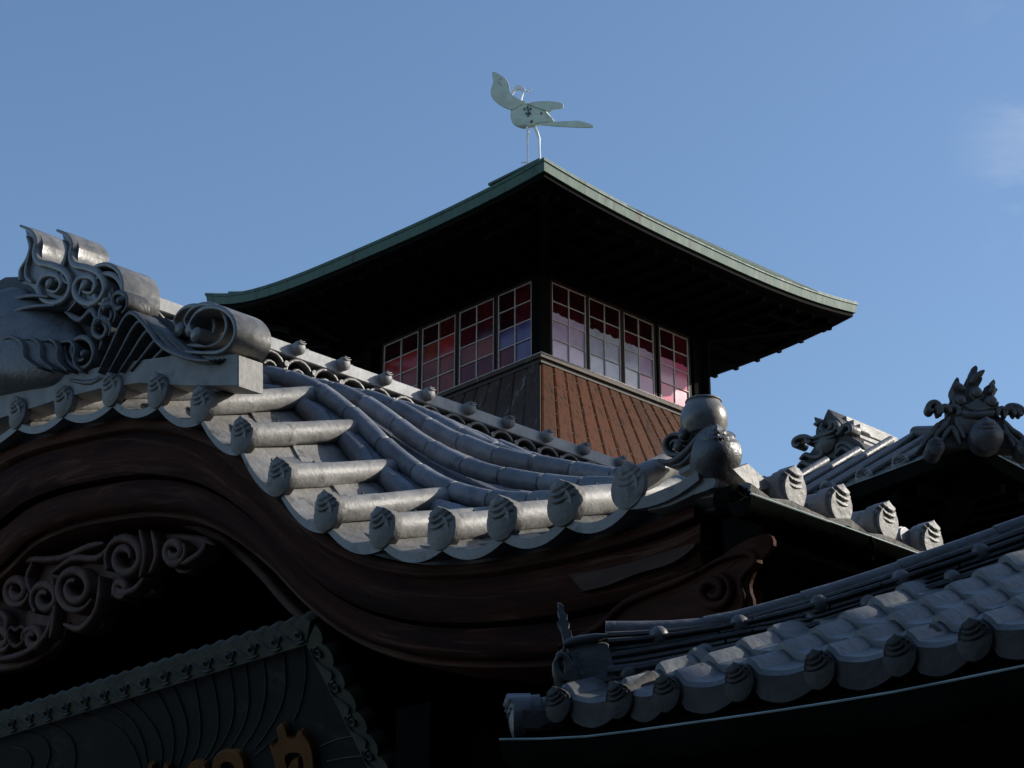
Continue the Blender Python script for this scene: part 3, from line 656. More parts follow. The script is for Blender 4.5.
# ledge
m = MB()
m.box((TS-LA/2, TT0+LB/2, zs-.075), (LA/2+.07, LB/2+.07, .028), bev=.006); m.box((TS-LA/2, TT0+LB/2, zs-.125), (LA/2+.035, LB/2+.035, .03)); m.build('window_ledge', M['oldboard'], tower, TB)
m = MB()
m.tube([(TS+.06, TT0-.06, zs-.035), (TS+.06, TT0+LB+.03, zs-.035)], .010, 6); m.tube([(TS+.06, TT0-.06, zs-.035), (TS-LA-.06, TT0-.06, zs-.035)], .007, 6)
for i in range(34): m.ball((TS+.06, TT0-.03+i*.092, zs-.035), .014, 6)
for i in range(26): m.ball((TS-.03-i*.13, TT0-.06, zs-.035), .009, 6)
m.build('ledge_rail', M['muntin'], tower, TB)
m = MB(); m.box((TS-LA/2, TT0+LB/2, 13.18), (LA/2+.02, LB/2+.02, .10)); m.box((TS-LA/2, TT0+LB/2, 12.4), (LA/2-.25, LB/2-.25, .8)); m.build('wall', M['black'], tower, TB)
# windows: sash, glazing bars, panes
def window(P, u0, u1, pattern, sgn):
    """four rows by two columns"""
    f = MB(); z0, z1 = zs, zh; ud = P.u
    def bx(a, b, c, d, w0, w1, mb, mi=0): mb.loft([[P.g(a,c,w0),P.g(b,c,w0),P.g(b,d,w0),P.g(a,d,w0)], [P.g(a,c,w1),P.g(b,c,w1),P.g(b,d,w1),P.g(a,d,w1)]], mi=mi)
    bx(u0-.035, u1+.035, z1, z1+.05, .0, .06, f); bx(u0-.035, u1+.035, z0-.045, z0, .0, .06, f); bx(u0-.035, u0, z0, z1, .0, .06, f); bx(u1, u1+.035, z0, z1, .0, .06, f)
    wo = f.build('window', M['frame'], tower, TB)
    b = MB(); um = (u0+u1)/2; h = (z1-z0)/4; e = .0075
    for u in (u0+e, um, u1-e): bx(u-e, u+e, z0, z1, .004, .03, b)
    for k in range(5):
        z = min(max(z0+h*k, z0+e), z1-e); bx(u0, um-e, z-e*.8, z+e*.8, .006, .03, b); bx(um+e, u1, z-e*.8, z+e*.8, .006, .03, b)
    b.build('glazing_bars', M['muntin'], wo, TB)
    g = MB(); keys = sorted(set(''.join(pattern)))
    for r, rw in enumerate(pattern):
        for c, ch in enumerate(rw):
            a_, b_ = (u0, um) if c == 0 else (um, u1); zt = z1-h*r; j = random.uniform(-.006, .006); j2 = random.uniform(-.006, .006)
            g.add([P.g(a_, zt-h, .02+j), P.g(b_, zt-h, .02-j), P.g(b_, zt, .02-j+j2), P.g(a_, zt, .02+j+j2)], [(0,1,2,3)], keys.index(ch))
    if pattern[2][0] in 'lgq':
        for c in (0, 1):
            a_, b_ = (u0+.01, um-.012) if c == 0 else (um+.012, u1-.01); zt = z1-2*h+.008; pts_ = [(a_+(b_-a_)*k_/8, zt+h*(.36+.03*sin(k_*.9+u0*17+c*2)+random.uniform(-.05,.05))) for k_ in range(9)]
            g.add([P.g(a_, zt, .012)]+[P.g(u_, z_, .012) for u_, z_ in pts_]+[P.g(b_, zt, .012)], [tuple(range(11))], keys.index(pattern[2][c]))  # jagged pale strip: painted upper limit of the light on the panes
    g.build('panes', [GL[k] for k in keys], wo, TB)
PRt = ps(TS+.0); PRt.o = V((TS, 0, 0))
x0s = [(.21,.84),(.90,1.50),(1.57,2.16),(2.28,2.87)]
pats = [['kk','dd','ll','ll'], ['kk','kd','gg','gg'], ['kk','dd','gl','gq'], ['kd','dm','qh','hh']]  # dark rows over pale ones: eave shade line painted by pane colour
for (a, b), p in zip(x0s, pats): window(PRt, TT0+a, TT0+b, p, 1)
PLf = pf(TT0)
x1s = [(-.80,-.17),(-1.55,-.88),(-2.30,-1.63),(-3.10,-2.38)]
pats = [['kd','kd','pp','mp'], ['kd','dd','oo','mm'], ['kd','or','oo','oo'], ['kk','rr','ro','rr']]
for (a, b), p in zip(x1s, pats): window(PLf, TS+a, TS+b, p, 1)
# skirt
def skirt(P, L0, L1, o, n, matl, rivets, sign):
    m = MB(); m2 = MB(); zt, zb = zs-.15, 9.6
    ex = .72*(zt-zb)/1.65
    def pt(k, f, w=0):   # k along, f down
        a = L0+(L1-L0)*k; fl = ex*f**1.0
        aa = a + (-fl if k < .5 else fl)*abs(2*k-1)
        u = (L0-fl) + (L1-L0+2*fl)*k
        return P.g(u, zt+(zb-zt)*f, -o-fl+w)
    for i in range(n):
        k0, k1 = i/n, (i+1)/n; j = random.uniform(0, .01)
        ks = [k0+.02/n, k0+.12/n, k1-.12/n, k1-.02/n]
        m.loft([[pt(ks[0], f, .02), pt(ks[0], f, -.004-j), pt(ks[1], f, -.016-j), pt(ks[2], f, -.016-j), pt(ks[3], f, -.004-j), pt(ks[3], f, .02)] for f in (0, .25, .5, .75, 1)])
        if rivets:
            for q in range(9): m.ball(pt(k1, .06+q*.105, -.014), .007, 6, mi=1)
    m.build('skirt_boards', [M[matl], M['rivet']], tower, TB, ang=8)
    b = MB(); b.loft([[pt(0, f, .03), pt(1, f, .03), pt(1, f, .1), pt(0, f, .1)] for f in (0, 1)]); b.build('skirt_lining', M['black'], tower, TB)
skirt(PRt, TT0, TT0+LB, 0, 15, 'copper', True, 1)
skirt(PLf, TS, TS-LA, 0, 14, 'oldboard', False, -1) if False else None
PLr = Plane((0, TT0, 0), (-1,0,0), (0,0,1)); PLr.w = V((0,1,0))
skirt(PLr, -TS, -TS+LA, 0, 15, 'oldboard', False, 1)
# other two sides
PBk = Plane((TS-LA, 0, 0), (0,1,0), (0,0,1)); PBk.w = V((1,0,0)); skirt(PBk, TT0, TT0+LB, 0, 8, 'oldboard', False, 1)
PBb = Plane((0, TT0+LB, 0), (1,0,0), (0,0,1)); PBb.w = V((0,-1,0)); skirt(PBb, TS-LA, TS, 0, 8, 'copper', False, 1)
# roof
ex0, ex1, ey0, ey1 = TS-LA-OV-.34, TS+OV+.08, TT0-OV, TT0+LB+OV+.15
CXr, CYr = (ex0+ex1)/2, (ey0+ey1)/2; HX, HY = (ex1-ex0)/2, (ey1-ey0)/2
E0 = 13.46
def perim(N=24):
    pts = []
    for i in range(N): pts.append((-1+2*i/N, -1))
    for i in range(N): pts.append((1, -1+2*i/N))
    for i in range(N): pts.append((1-2*i/N, 1))
    for i in range(N): pts.append((-1, 1-2*i/N))
    return pts
PER = perim()
def eavez(x, y): # corners turn up
    k = min(abs(x), abs(y)); return .15*(1-x)*(1 if y < 0 else .6) + (.14 + ((.22)*(-x)**2 if x < 0 else 0) + (.06 if y > 0 else 0)*max(0,x))*k**2.6
APX = 15.62; RL = .75   # ridge half-length share
def roofpt(x, y, f, dz=0, inset=0):
    """f: 0 at the eave, 1 at the top"""
    sx_, sy_ = HX*(1-f)+.42*f, HY*(1-f)+.02*f
    z = E0 + eavez(x, y)*(1-f)**2 + (APX-E0)*(.70*f+.30*f**2.2) + dz
    return V((CXr+x*(sx_-inset), CYr+y*(sy_-inset), z))
m = MB(); rings = []; N = 13
for k in range(N):
    f0, f1 = k/N, (k+1)/N; rings.append([roofpt(x, y, f0, .0) for x, y in PER]); rings.append([roofpt(x, y, f1, -.028) for x, y in PER])
rings = [[roofpt(x, y, 0, -.02) for x, y in PER]] + rings
m.loft(rings); m.build('roof', M['patina'], tower, TB, ang=25)
m = MB()
def er(inset, dz): return [roofpt(x, y, 0, dz, inset) for x, y in PER]
m.loft([er(.05, -.015), er(.0, -.015), er(.0, -.04), er(.012, -.045), er(.03, -.16), er(.10, -.16), er(.10, -.03)], cap=False); m.build('roof_fascia', M['patina'], tower, TB, ang=25)
m = MB()
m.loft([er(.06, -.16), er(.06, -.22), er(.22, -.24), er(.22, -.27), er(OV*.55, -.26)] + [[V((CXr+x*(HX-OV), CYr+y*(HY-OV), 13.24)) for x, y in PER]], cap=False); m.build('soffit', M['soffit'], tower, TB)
rf = None
rr_ = []
def rafter(a, b, w=.03, h=.035, mt='soffit', nm='rafter'):
    a, b = V(a), V(b); d = (b-a).normalized(); sd_ = V((-d.y, d.x, 0)).normalized(); u_ = sd_.cross(d)
    q = MB(); q.loft([[p+sd_*w+u_*h, p-sd_*w+u_*h, p-sd_*w-u_*h, p+sd_*w-u_*h] for p in (a, b)]); return q.build(nm, M[mt], tower, TB)
NR = 16
for i in range(NR):
    k = -.92+1.84*i/(NR-1)
    for (x, y) in ((k, -1), (1, k), (k, 1), (-1, k)):
        e = roofpt(x, y, 0, -.30, .20); b = V((e.x if abs(y) == 1 else CXr+x*(HX-OV), e.y if abs(x) == 1 else CYr+y*(HY-OV), 13.18)); 
        rafter(e, b, mt='black')
for x, y in ((1,-1), (-1,-1), (1,1), (-1,1)):
    e = roofpt(x, y, 0, -.33, .28); rafter(e, V((CXr+x*(HX-OV-.1), CYr+y*(HY-OV-.1), 13.12)), .06, .07, 'black', 'hip_rafter')
BXO = .10
m = MB(); m.box((CXr-BXO, CYr, APX+.06), (.50, .13, .19), bev=.01); m.box((CXr-BXO, CYr, APX+.265), (.54, .17, .018)); m.build('ridge_box', M['patina'], tower, TB)

# ================================================================ BIRD
bx_ = V((CXr+.02, CYr+.04, APX+.285)); 
PBd = Plane(bx_, V((1,1,0)), (0,0,1)); PBd.w = V((-1,1,0)).normalized()
bird = thing('heron_weathervane', tuple(bx_), 'flat white sheet-metal heron with a raised wing standing on the tower roof', 'weathervane')
BB = bird['_g']
def bp(pts): return pxs(PBd, [(x/6.4+460, y/6.4+60) for x, y in pts])
sh = (0, 0)
def bm_(pts, w0, w1, name, mt='white', sub=3, bev=.004):
    m = MB(); m.extr(PBd, crv(bp(pts), sub), w0, w1, bev); return m.build(name, M[mt], bird, BB)
m = MB()
bo = crv(bp([(325,318),(370,290),(425,274),(480,278),(540,300),(566,345),(605,396),(560,408),(510,412),(460,425),(405,434),(345,410),(322,365),(325,320)][:-1]), 3)
m.extr(PBd, bo, -.03, .03, .02); m.build('body', M['white'], bird, BB)
bm_([(205,90),(222,84),(285,122),(312,160),(328,225),(385,265),(420,280),(380,300),(325,325),(260,298),(210,255),(196,212),(212,150)], -.045, -.025, 'wing')
bm_([(430,290),(470,278),(560,272),(630,280),(658,292),(658,316),(600,326),(575,345),(540,330),(480,310)], -.05, -.03, 'wing')
bm_([(500,400),(600,398),(700,394),(750,392),(820,406),(857,430),(820,436),(700,432),(600,426),(510,418)], -.02, .0, 'tail')
m = MB(); m.tube([PBd.g(*p, .02) for p in crv(bp([(390,290),(388,262),(396,225),(402,195),(395,175),(375,168)]), 3)], [.020]*8+[.017]*8, 8); m.build('neck', M['whiterod'], bird, BB)
bm_([(328,215),(338,185),(360,160),(385,158),(412,178),(418,192),(400,192),(380,184),(358,192),(344,205),(330,232)], .0, .04, 'head', 'whiterod')
m = MB(); m.tube([PBd.g(*p, .02) for p in bp([(412,186),(432,198),(452,186),(458,178)])], .008, 6); m.tube([PBd.g(*p, .02) for p in bp([(425,194),(440,204),(455,198)])], .006, 6); m.build('crest', M['whiterod'], bird, BB)
for pts, q in (([(425,425),(438,460),(430,500),(433,560),(437,655)], -.0), ([(470,410),(490,450),(508,495),(508,560),(516,655)], .03)):
    m = MB(); P_ = [PBd.g(*p, q) for p in bp(pts)]; P_[-1].z = bx_.z-.02; m.tube(P_, [.022,.026,.018,.016,.015], 8)
    b = bp([(pts[-1][0], 655), (pts[-1][0]-45, 660)]); m.tube([PBd.g(b[0][0], b[0][1], q), PBd.g(b[1][0], b[1][1], q-.02)], .012, 6)
    m.build('leg', M['whiterod'], bird, BB)
m = MB()
for p in ((412,322),(432,312),(452,322),(440,345),(425,350),(450,352),(436,365),(520,350),(455,405),(460,400)): m.disc(PBd, bp([p])[0], .013, -.056, -.02, 8)
m.ribbon(PBd, bp([(432,305),(438,335),(436,368)]), .016, -.055, -.02); m.build('bracket', M['rust'], bird, BB)

# ================================================================ MAIN BUILDING body below the tower
body = thing('main_building', (TS-2, TT0+2, 0), 'dark timber main building rising behind the porch, below the lookout tower', 'building')
m = MB(); m.box((TS-1.75, TT0+1.55, 4.1), (3.2, 3.0, 4.1)); m.build('wall', M['plaster'], body, body['_g'])
m = MB(); c = V((TS-1.75, TT0+1.55, 0))
m.loft([[c+V((a*3.6, b*3.4, 8.2)) for a, b in ((-1,-1),(1,-1),(1,1),(-1,1))], [c+V((a*3.5, b*3.3, 8.4)) for a, b in ((-1,-1),(1,-1),(1,1),(-1,1))], [c+V((a*2.6, b*2.4, 9.3)) for a, b in ((-1,-1),(1,-1),(1,1),(-1,1))]]); m.build('roof', M['oldtile'], body, body['_g'])

# ================================================================ UPPER ROOF at the right
UC = at_h(968, 448, 16); US, UT, UZ = UC
upper = thing('upper_roof_wing', (US-2.5, UT+2.5, 0), 'dark deep-eaved tiled wing at the right, with a flame-crested ridge ornament on its near corner', 'building')
UB = upper['_g']; UP = .57; LU = 6.0; LV = 9.0
def ue(x): # eave lift toward the corner
    return -.10*min(1, max(0, x)/1.6)**.8
m = MB(); n = 24; topl = 1.55
# slope facing the street and slope facing the side
V1 = []; steps = 12
for i in range(n+1):
    s = LU*i/n; rg = []
    for k in range(steps):
        t0_ = topl*k/steps; t1_ = topl*(k+1)/steps
        for tt, dz in ((t0_, .035), (t1_, .0)):
            sc2 = max(s, tt); rg.append(V((US-sc2, UT+tt, UZ+.04+ue(sc2)*(1-tt/topl)+tt*UP+dz)))
    V1.append(rg)
m.loft(V1, close=False, cap=False)
V1 = []
for i in range(n+1):
    s = LV*i/n; rg = []
    for k in range(steps):
        t0_ = topl*k/steps; t1_ = topl*(k+1)/steps
        for tt, dz in ((t0_, .035), (t1_, .0)):
            sc2 = max(s, tt); rg.append(V((US-tt, UT+sc2, UZ+.04+ue(sc2)*(1-tt/topl)+tt*UP+dz)))
    V1.append(rg)
m.loft(V1, close=False, cap=False)
z9 = UZ+.02+topl*UP
m.add([(US-topl, UT+topl, z9), (US-LU, UT+topl, z9), (US-LU, UT+LV, z9), (US-topl, UT+LV, z9)], [(0,1,2,3)])
m.build('roof', M['oldtile'], upper, UB, ang=25)
# rolls down the slope, caps at the eave
first = None
Tu = Plane((0,0,0),(1,0,0),(0,0,1)); Tu.w = V((0,1,0))
for i in range(15):
    s = .30+.38*i
    L_ = min(topl, max(.0, 9))
    st = 0 if s > 0 else 0; run = min(topl, s) if s < topl else topl
    q = MB(); q.tube([(0, -.02, .0), (0, run, run*UP-ue(s)*run/topl*1.0)], .040, 12); 
    a = q.build('roof_roll', M['oldtile'], upper); a.location = V((US-s, UT, UZ+.10+ue(s)))-V(UB)
    if first is None: q = MB(); add_cap(q, Tu, (0,0), .078, .05); first = q.build('end_cap', M['cap'], a)
    else: copy_at(first, a, (0,0,0))
Tu2 = Plane((0,0,0),(0,1,0),(0,0,1)); Tu2.w = V((-1,0,0)); f2 = None
for i in range(16):
    s = .30+.38*i; run = min(topl, s)
    q = MB(); q.tube([(.02, 0, .0), (-run, 0, run*UP-ue(s)*run/topl)], .055, 12)
    a = q.build('roof_roll', M['oldtile'], upper); a.location = V((US, UT+s, UZ+.10+ue(s)))-V(UB)
    if f2 is None: q = MB(); add_cap(q, Tu2, (0,0), .078, .05); f2 = q.build('end_cap', M['cap'], a)
    else: copy_at(f2, a, (0,0,0))
# gutter-like fascia, soffit, beam end, wall
def fas(P0, P1, d1, N=20, Lx=6.0):
    m = MB(); rg = []
    for i in range(N+1):
        x = Lx*i/N; p = V(P0)+V(d1)*x; z = UZ+ue(x); nn = V(P1)
        rg.append([V((p.x, p.y, z+.035))+nn*.03, V((p.x, p.y, z+.035))+nn*-.02, V((p.x, p.y, z-.085))-nn*.03, V((p.x, p.y, z-.085))+nn*.02])
    m.loft(rg); return m
g1 = fas((US, UT-.03, 0), (0,-1,0), (-1,0,0)); g1.build('eave_gutter', M['gutter'], upper, UB)
g2 = fas((US+.03, UT, 0), (1,0,0), (0,1,0), 20, 9); g2.build('eave_gutter', M['gutter'], upper, UB)
m = MB(); m.tube([(US-6*i/20, UT-.06, UZ+ue(6*i/20)+.037) for i in range(21)], .006, 6); m.tube([(US+.06, UT+9*i/20, UZ+ue(9*i/20)+.037) for i in range(21)], .006, 6); m.build('gutter_lip', M['gutteredge'], upper, UB)
m = MB()
m.add([(US+.01,UT-.01,UZ-.075),(US-LU,UT-.01,UZ-.18),(US-LU,UT+1.7,UZ-.02),(US-1.7,UT+1.7,UZ-.02),(US+.01,UT+LV,UZ-.18),(US-1.7,UT+LV,UZ-.02)], [(0,1,2,3),(0,3,5,4)]); m.build('soffit', M['soffit'], upper, UB)
m = MB()
for i in range(22):
    x = .5+.27*i; m.box((US-x, UT+.8, UZ-.16), (.035,.78,.04), v=(0,1,.08)); m.box((US-.8, UT+x, UZ-.16), (.78,.035,.04), u=(1,0,-.08))
m.build('rafters', M['black'], upper, UB)
m = MB(); q = at_h(966, 482, 16.5); dd = V((-1,1,0)).normalized(); m.box(q+dd*.5, (.5,.115,.11), u=dd, v=V((1,1,0))); m.build('corner_beam_end', M['soffit'], upper, UB)
m = MB(); m.box((US-1.7-3.4, UT+1.7+3.6, (UZ-.02)/2), (3.4, 3.6, (UZ-.02)/2)); m.build('wall', M['plaster'], upper, UB)
m = MB()
for i in range(8): m.box((US-2.0-.75*i, UT+1.67, UZ-1.2), (.05,.04,1.15)); m.box((US-1.67, UT+2.0+.75*i, UZ-1.2), (.04,.05,1.15))
m.box((US-4.6, UT+1.66, UZ-.35), (2.9,.05,.09)); m.box((US-1.66, UT+5, UZ-.35), (.05,3.2,.09)); m.build('wall_frame', M['black'], upper, UB)
# hip ridge
m = MB(); a = V((US-.15, UT+.15, UZ+.22)); b = V((US-1.5, UT+1.5, UZ+.10+1.5*UP))
m.tube([a, b], .06, 12); m.build('hip_ridge', M['uptile'], upper, UB)
# flame-crested corner ornament
oc = at_h(985, 440, 15.9); PD = Plane(oc, V((1,1,0)), (0,0,1)); PD.w = V((-1,1,0)).normalized()
def dp(pts): return pxs(PD, pts)
m = MB()
def z7(pts): return dp([(900+x/6.677, 355+y/6.677) for x, y in pts])
m.extr(PD, crv(z7([(130,610),(200,500),(260,440),(320,400),(325,330),(340,290),(360,250),(350,215),(356,180),(385,135),(392,165),(415,180),(405,205),(440,215),(455,180),(450,145),(480,110),(480,80),(512,55),(526,75),(520,110),(558,140),(540,175),(515,190),(530,215),(575,240),(570,205),(605,180),(632,148),(645,175),(630,195),(660,215),(625,250),(655,290),(668,340),(660,390),(715,440),(790,500),(840,560),(860,620),(560,600),(430,610)]), 2), .03, .20, .012)
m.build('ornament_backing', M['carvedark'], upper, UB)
m = MB()
for c in ((403,305),(512,252),(612,312)): m.disc(PD, z7([c])[0], .032*1.3, -.02, .06, bulge=.015); m.ribbon(PD, z7(spiral(c, 46, 30, 0, 1, 12)), .03, .0, .06)
m.ribbon(PD, z7([(400,400),(440,410),(515,412),(590,405),(625,392)]), .06, -.06, .06); m.ribbon(PD, z7([(430,350),(480,375),(540,380),(600,362)]), .035, -.05, .06)
m.extr(PD, z7([(425,350),(510,295),(600,352),(560,372),(470,372)]), -.03, .06, .01)
for pts in ([(250,400),(265,350),(240,320),(205,325),(185,355),(200,378),(225,370)], [(280,390),(275,360),(300,345),(330,360),(335,388)], [(330,360),(360,345),(390,360),(392,395),(370,405)], [(262,400),(255,365),(235,345)],
            [(700,420),(700,375),(725,345),(770,342),(810,360),(830,385)], [(650,420),(655,375),(680,360),(705,380),(700,410)], [(705,380),(735,360),(760,375),(765,405)], [(765,370),(790,370),(805,405)],
            [(250,460),(210,520),(165,570),(140,620)], [(330,420),(290,480),(250,520),(220,580)], [(690,440),(740,500),(800,540),(850,600)], [(690,470),(720,530),(770,580),(820,620)],
            [(270,590),(310,520),(345,490),(375,530),(400,600)], [(660,530),(700,520),(740,570),(760,620)], [(370,440),(400,490),(430,560)], [(560,110),(500,150),(470,190)], [(360,190),(395,210),(430,235)], [(600,190),(620,225),(590,250)]):
    m.ribbon(PD, z7(pts), .045, -.03, .08)
m.build('ornament_carving', M['carved'], upper, UB)
m = MB(); add_cap(m, PD, z7([(455,440)])[0], .11, .1, bulge=.3, steps=(.6,)); m.build('ornament_mask', M['carved'], upper, UB)
m = MB(); cc = z7([(560,555)])[0]; PDf = Plane(PD.g(0,0,-.12), PD.u, PD.v); PDf.w = PD.w
add_cap(m, PDf, (cc[0], cc[1]-.02), .135, .14, bulge=.6, steps=(.80,.55)); m.build('corner_cap', M['uptile'], upper, UB)
for c in ((222,645),(820,650)):
    m = MB(); add_cap(m, PDf, z7([c])[0], .072, .2, bulge=.4); m.build('corner_cap', M['uptile'], upper, UB)

# ================================================================ REAR ROOF with lit ridge end
RC = at_h(838, 468, 19); rear = thing('rear_gabled_roof', (RC[0], RC[1]+3, 0), 'small grey tiled roof between porch and right wing, sunlit ridge ending in a carved mask', 'building')
RB = rear['_g']; PQ = Plane(RC, (1,0,0), (0,0,1)); PQ.w = V((0,1,0))
def z4(pts): return pxs(PQ, [(780+x/7.68, 400+y/7.68) for x, y in pts])
m = MB(); rr = lambda P, pts, w, a, b: m.ribbon(P, z4(pts), w, a, b)
m.extr(PQ, crv(z4([(130,540),(160,460),(215,400),(250,330),(255,230),(265,190),(285,130),(310,150),(350,60),(400,110),(440,150),(480,200),(520,190),(550,210),(535,270),(600,320),(640,370),(650,420),(580,460),(560,560),(250,590)]), 2), .03, .30, .012)
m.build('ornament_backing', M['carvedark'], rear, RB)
m = MB()
for pts in ([(245,300),(215,285),(160,285),(115,310),(110,345),(140,355),(160,330)], [(200,300),(225,330),(245,310)], [(160,460),(200,420),(250,440),(300,440),(330,410),(320,380)], [(140,520),(180,480),(230,500),(300,500),(400,450)],
            [(440,400),(450,350),(500,330),(550,360),(600,400),(640,390)], [(430,430),(480,370),(530,390),(580,430)], [(480,240),(500,200),(540,200),(545,240),(510,260)], [(340,180),(320,210),(340,240)], [(380,160),(400,200),(380,230)], [(420,160),(440,200),(420,240)],
            [(280,140),(300,180),(270,190)], [(440,270),(470,240),(450,220)]):
    m.ribbon(PQ, z4(pts), .05, -.03, .12)
m.ribbon(PQ, z4([(265,300),(340,275),(430,245)]), .05, -.05, .06); m.ribbon(PQ, z4([(270,330),(350,310),(430,280)]), .03, -.04, .06)
m.build('ornament_carving', M['carved'], rear, RB)
m = MB(); add_cap(m, PQ, z4([(345,320)])[0], .125, .1, bulge=.35, steps=(.5,)); m.build('ornament_mask', M['carved'], rear, RB)
m = MB()
for i, y in enumerate((525, 560, 595, 630)): 
    a = z4([(240-i*4, y+20)])[0]; b = z4([(525+i*10, y-35)])[0]; m.ribbon(PQ, [a, b], .035, -.02-i*.02, .3, taper=False, sub=1)
m.build('ornament_base', M['tile'], rear, RB)
# ridge running back, lit from the side
zr = lambda x, y: z4([(x, y)])[0]
m = MB(); rsx = zr(400, 100); 
for (x, y, hw, hz) in ((400,80,.05,.03), (430,120,.09,.035), (460,170,.12,.05)):
    u, v = zr(x, y); m.box(PQ.g(u-.02, v-.04, .55), (hw, .36, hz), bev=.008)
for (x, y, hw, hz) in ((560,215,.10,.045), (590,275,.15,.06), (610,330,.19,.05), (640,380,.23,.05)):
    u, v = zr(x-20, y); m.box(PQ.g(u-hw, v-.04, 1.9), (hw, 1.75, hz*.62), bev=.012)
u, v = zr(600, 300); m.build('ridge', M['tile'], rear, RB); m = MB(); m.box(PQ.g(u-.28, v-.05, 1.9), (.12, 1.7, .24)); m.build('ridge_core', M['carvedark'], rear, RB)
m = MB()
for k in range(5):
    u, v = zr(600, 250); m.ball(PQ.g(u+.02, v-.02, .75+.65*k), .07, 12); m.ball(PQ.g(u-.06, v+.03, .9+.65*k), .06, 12)
m.build('ridge_knobs', M['tile'], rear, RB)
m = MB(); q0 = PQ.g(zr(330,0)[0], zr(330,560)[1], 0)
sl_ = []
for i in range(14):
    pass
for sg, wd in ((-1, 2.6), (1, 1.6)):
    rg = []
    for k in range(10):
        for f, dz in ((k/10, 0), ((k+1)/10, .04)):
            rg.append((q0.x+sg*wd*f, q0.z-wd*f*.42+.55*0-dz*1.0+.04))
    m.loft([[V((a, t, b)) for a, b in rg] for t in (q0.y+.15, q0.y+4.5)], close=False, cap=False)
m.box((q0.x-.4, q0.y+2.6, q0.z-2.2), (1.7, 2.0, 1.1)); m.build('roof', M['tile'], rear, RB, ang=25)
m = MB()
for i in range(14):
    t = q0.y+.25+.3*i
    m.tube([(q0.x, t, q0.z+.05), (q0.x-2.6, t, q0.z-2.6*.42+.05)], .05, 10); m.ball((q0.x-1.2, t, q0.z-1.2*.42+.05), .058, 10); m.ball((q0.x-2.6, t, q0.z-2.6*.42+.05), .06, 10)
m.build('roof_rolls', M['tile'], rear, RB)
m = MB(); m.box((q0.x, q0.y+2.6, (q0.z-3)/2), (1.5, 1.9, (q0.z-3)/2)); m.build('wall', M['plaster'], rear, RB)

# ================================================================ LOWER ROOF at the bottom right
LC = at_h(508, 742, 6); LS, LT, LZ = LC
lower = thing('lower_pent_roof', (LS+2, LT+1.2, 0), 'low tiled hip roof at the bottom right with stepped grey pantiles and a stacked hip ridge', 'roof')
LBb = lower['_g']; LP = .50
gx = [0,.374,.746,1.277,1.756,4,6]; gy = [0,-.055,-.082,-.112,-.123,-.14,-.14]
GE = Smooth(list(zip(gx, gy)))
def le(s): return GE(s)
cs = [pf(LT).px(*p)[0]-LS for p in [(620,722),(667,710),(740,700),(820,685),(900,672),(975,655)]]
cols = cs + [cs[-1]+.25*i for i in range(1, 12)]; cols = [cs[0]-.24] + cols
TPb = .145
def wave(k):   # roll near the left edge then a shallow pan
    if k < .26: return .034*sin(pi*k/.26)**.8
    q = (k-.26)/.74; return -.016*sin(pi*q)
NR2 = 17
for ci in range(len(cols)-1):
    a, b = cols[ci]+.0, cols[ci+1]
    m = MB()
    for r in range(NR2):
        t0_, t1_ = r*TPb, (r+1)*TPb+.02
        if t0_ > b+.0: break
        if (a+b)/2 < t0_-.12: continue
        rg = []; jz = random.uniform(-.004, .004); js = random.uniform(-.004, .004)
        for i in range(15):
            k = i/14; s = a+(b-a)*k*1.02
            if r == 0:
                z = lambda t, dz: LZ+le(s)+.125+wave(k)+t*LP+dz
                lip = .055 if k > .2 else .045
                rg.append([V((LS+s, LT+.012, z(0, -lip-.02*sin(pi*k)))), V((LS+s, LT-.008, z(0, -lip-.02*sin(pi*k)))), V((LS+s, LT-.012, z(0, -.004))), V((LS+s, LT-.002, z(0, .012))), V((LS+s, LT+t1_, z(t1_, -.012)))])
            else:
                z = lambda t, dz: LZ+le(s)+.125+wave(k)+t*LP+dz+jz
                rg.append([V((LS+s+js, LT+t0_+.012, z(t0_, -.022))), V((LS+s+js, LT+t0_-.004, z(t0_, -.012))), V((LS+s+js, LT+t0_-.004, z(t0_, .008))), V((LS+s+js, LT+t0_+.006, z(t0_, .014))), V((LS+s+js, LT+t1_, z(t1_, -.012)))])
        m.loft(rg, close=False, cap=False, mi=0)
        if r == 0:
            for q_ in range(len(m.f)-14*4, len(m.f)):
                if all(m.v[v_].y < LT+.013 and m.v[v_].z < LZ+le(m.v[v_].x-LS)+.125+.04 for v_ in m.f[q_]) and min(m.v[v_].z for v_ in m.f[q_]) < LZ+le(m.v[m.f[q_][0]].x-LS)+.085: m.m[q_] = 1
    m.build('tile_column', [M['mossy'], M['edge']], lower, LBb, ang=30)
fl = None
for i, s in enumerate(cols):
    if fl is None:
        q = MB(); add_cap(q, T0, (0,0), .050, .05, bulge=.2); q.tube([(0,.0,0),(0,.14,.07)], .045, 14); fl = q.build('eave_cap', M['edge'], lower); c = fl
    else: c = copy_at(fl, lower, (0,0,0))
    c.location = V((LS+s+.015, LT-.02, LZ+le(s)+.100))-V(LBb); c.rotation_euler = (0, radians(random.uniform(-6, 6)), 0)
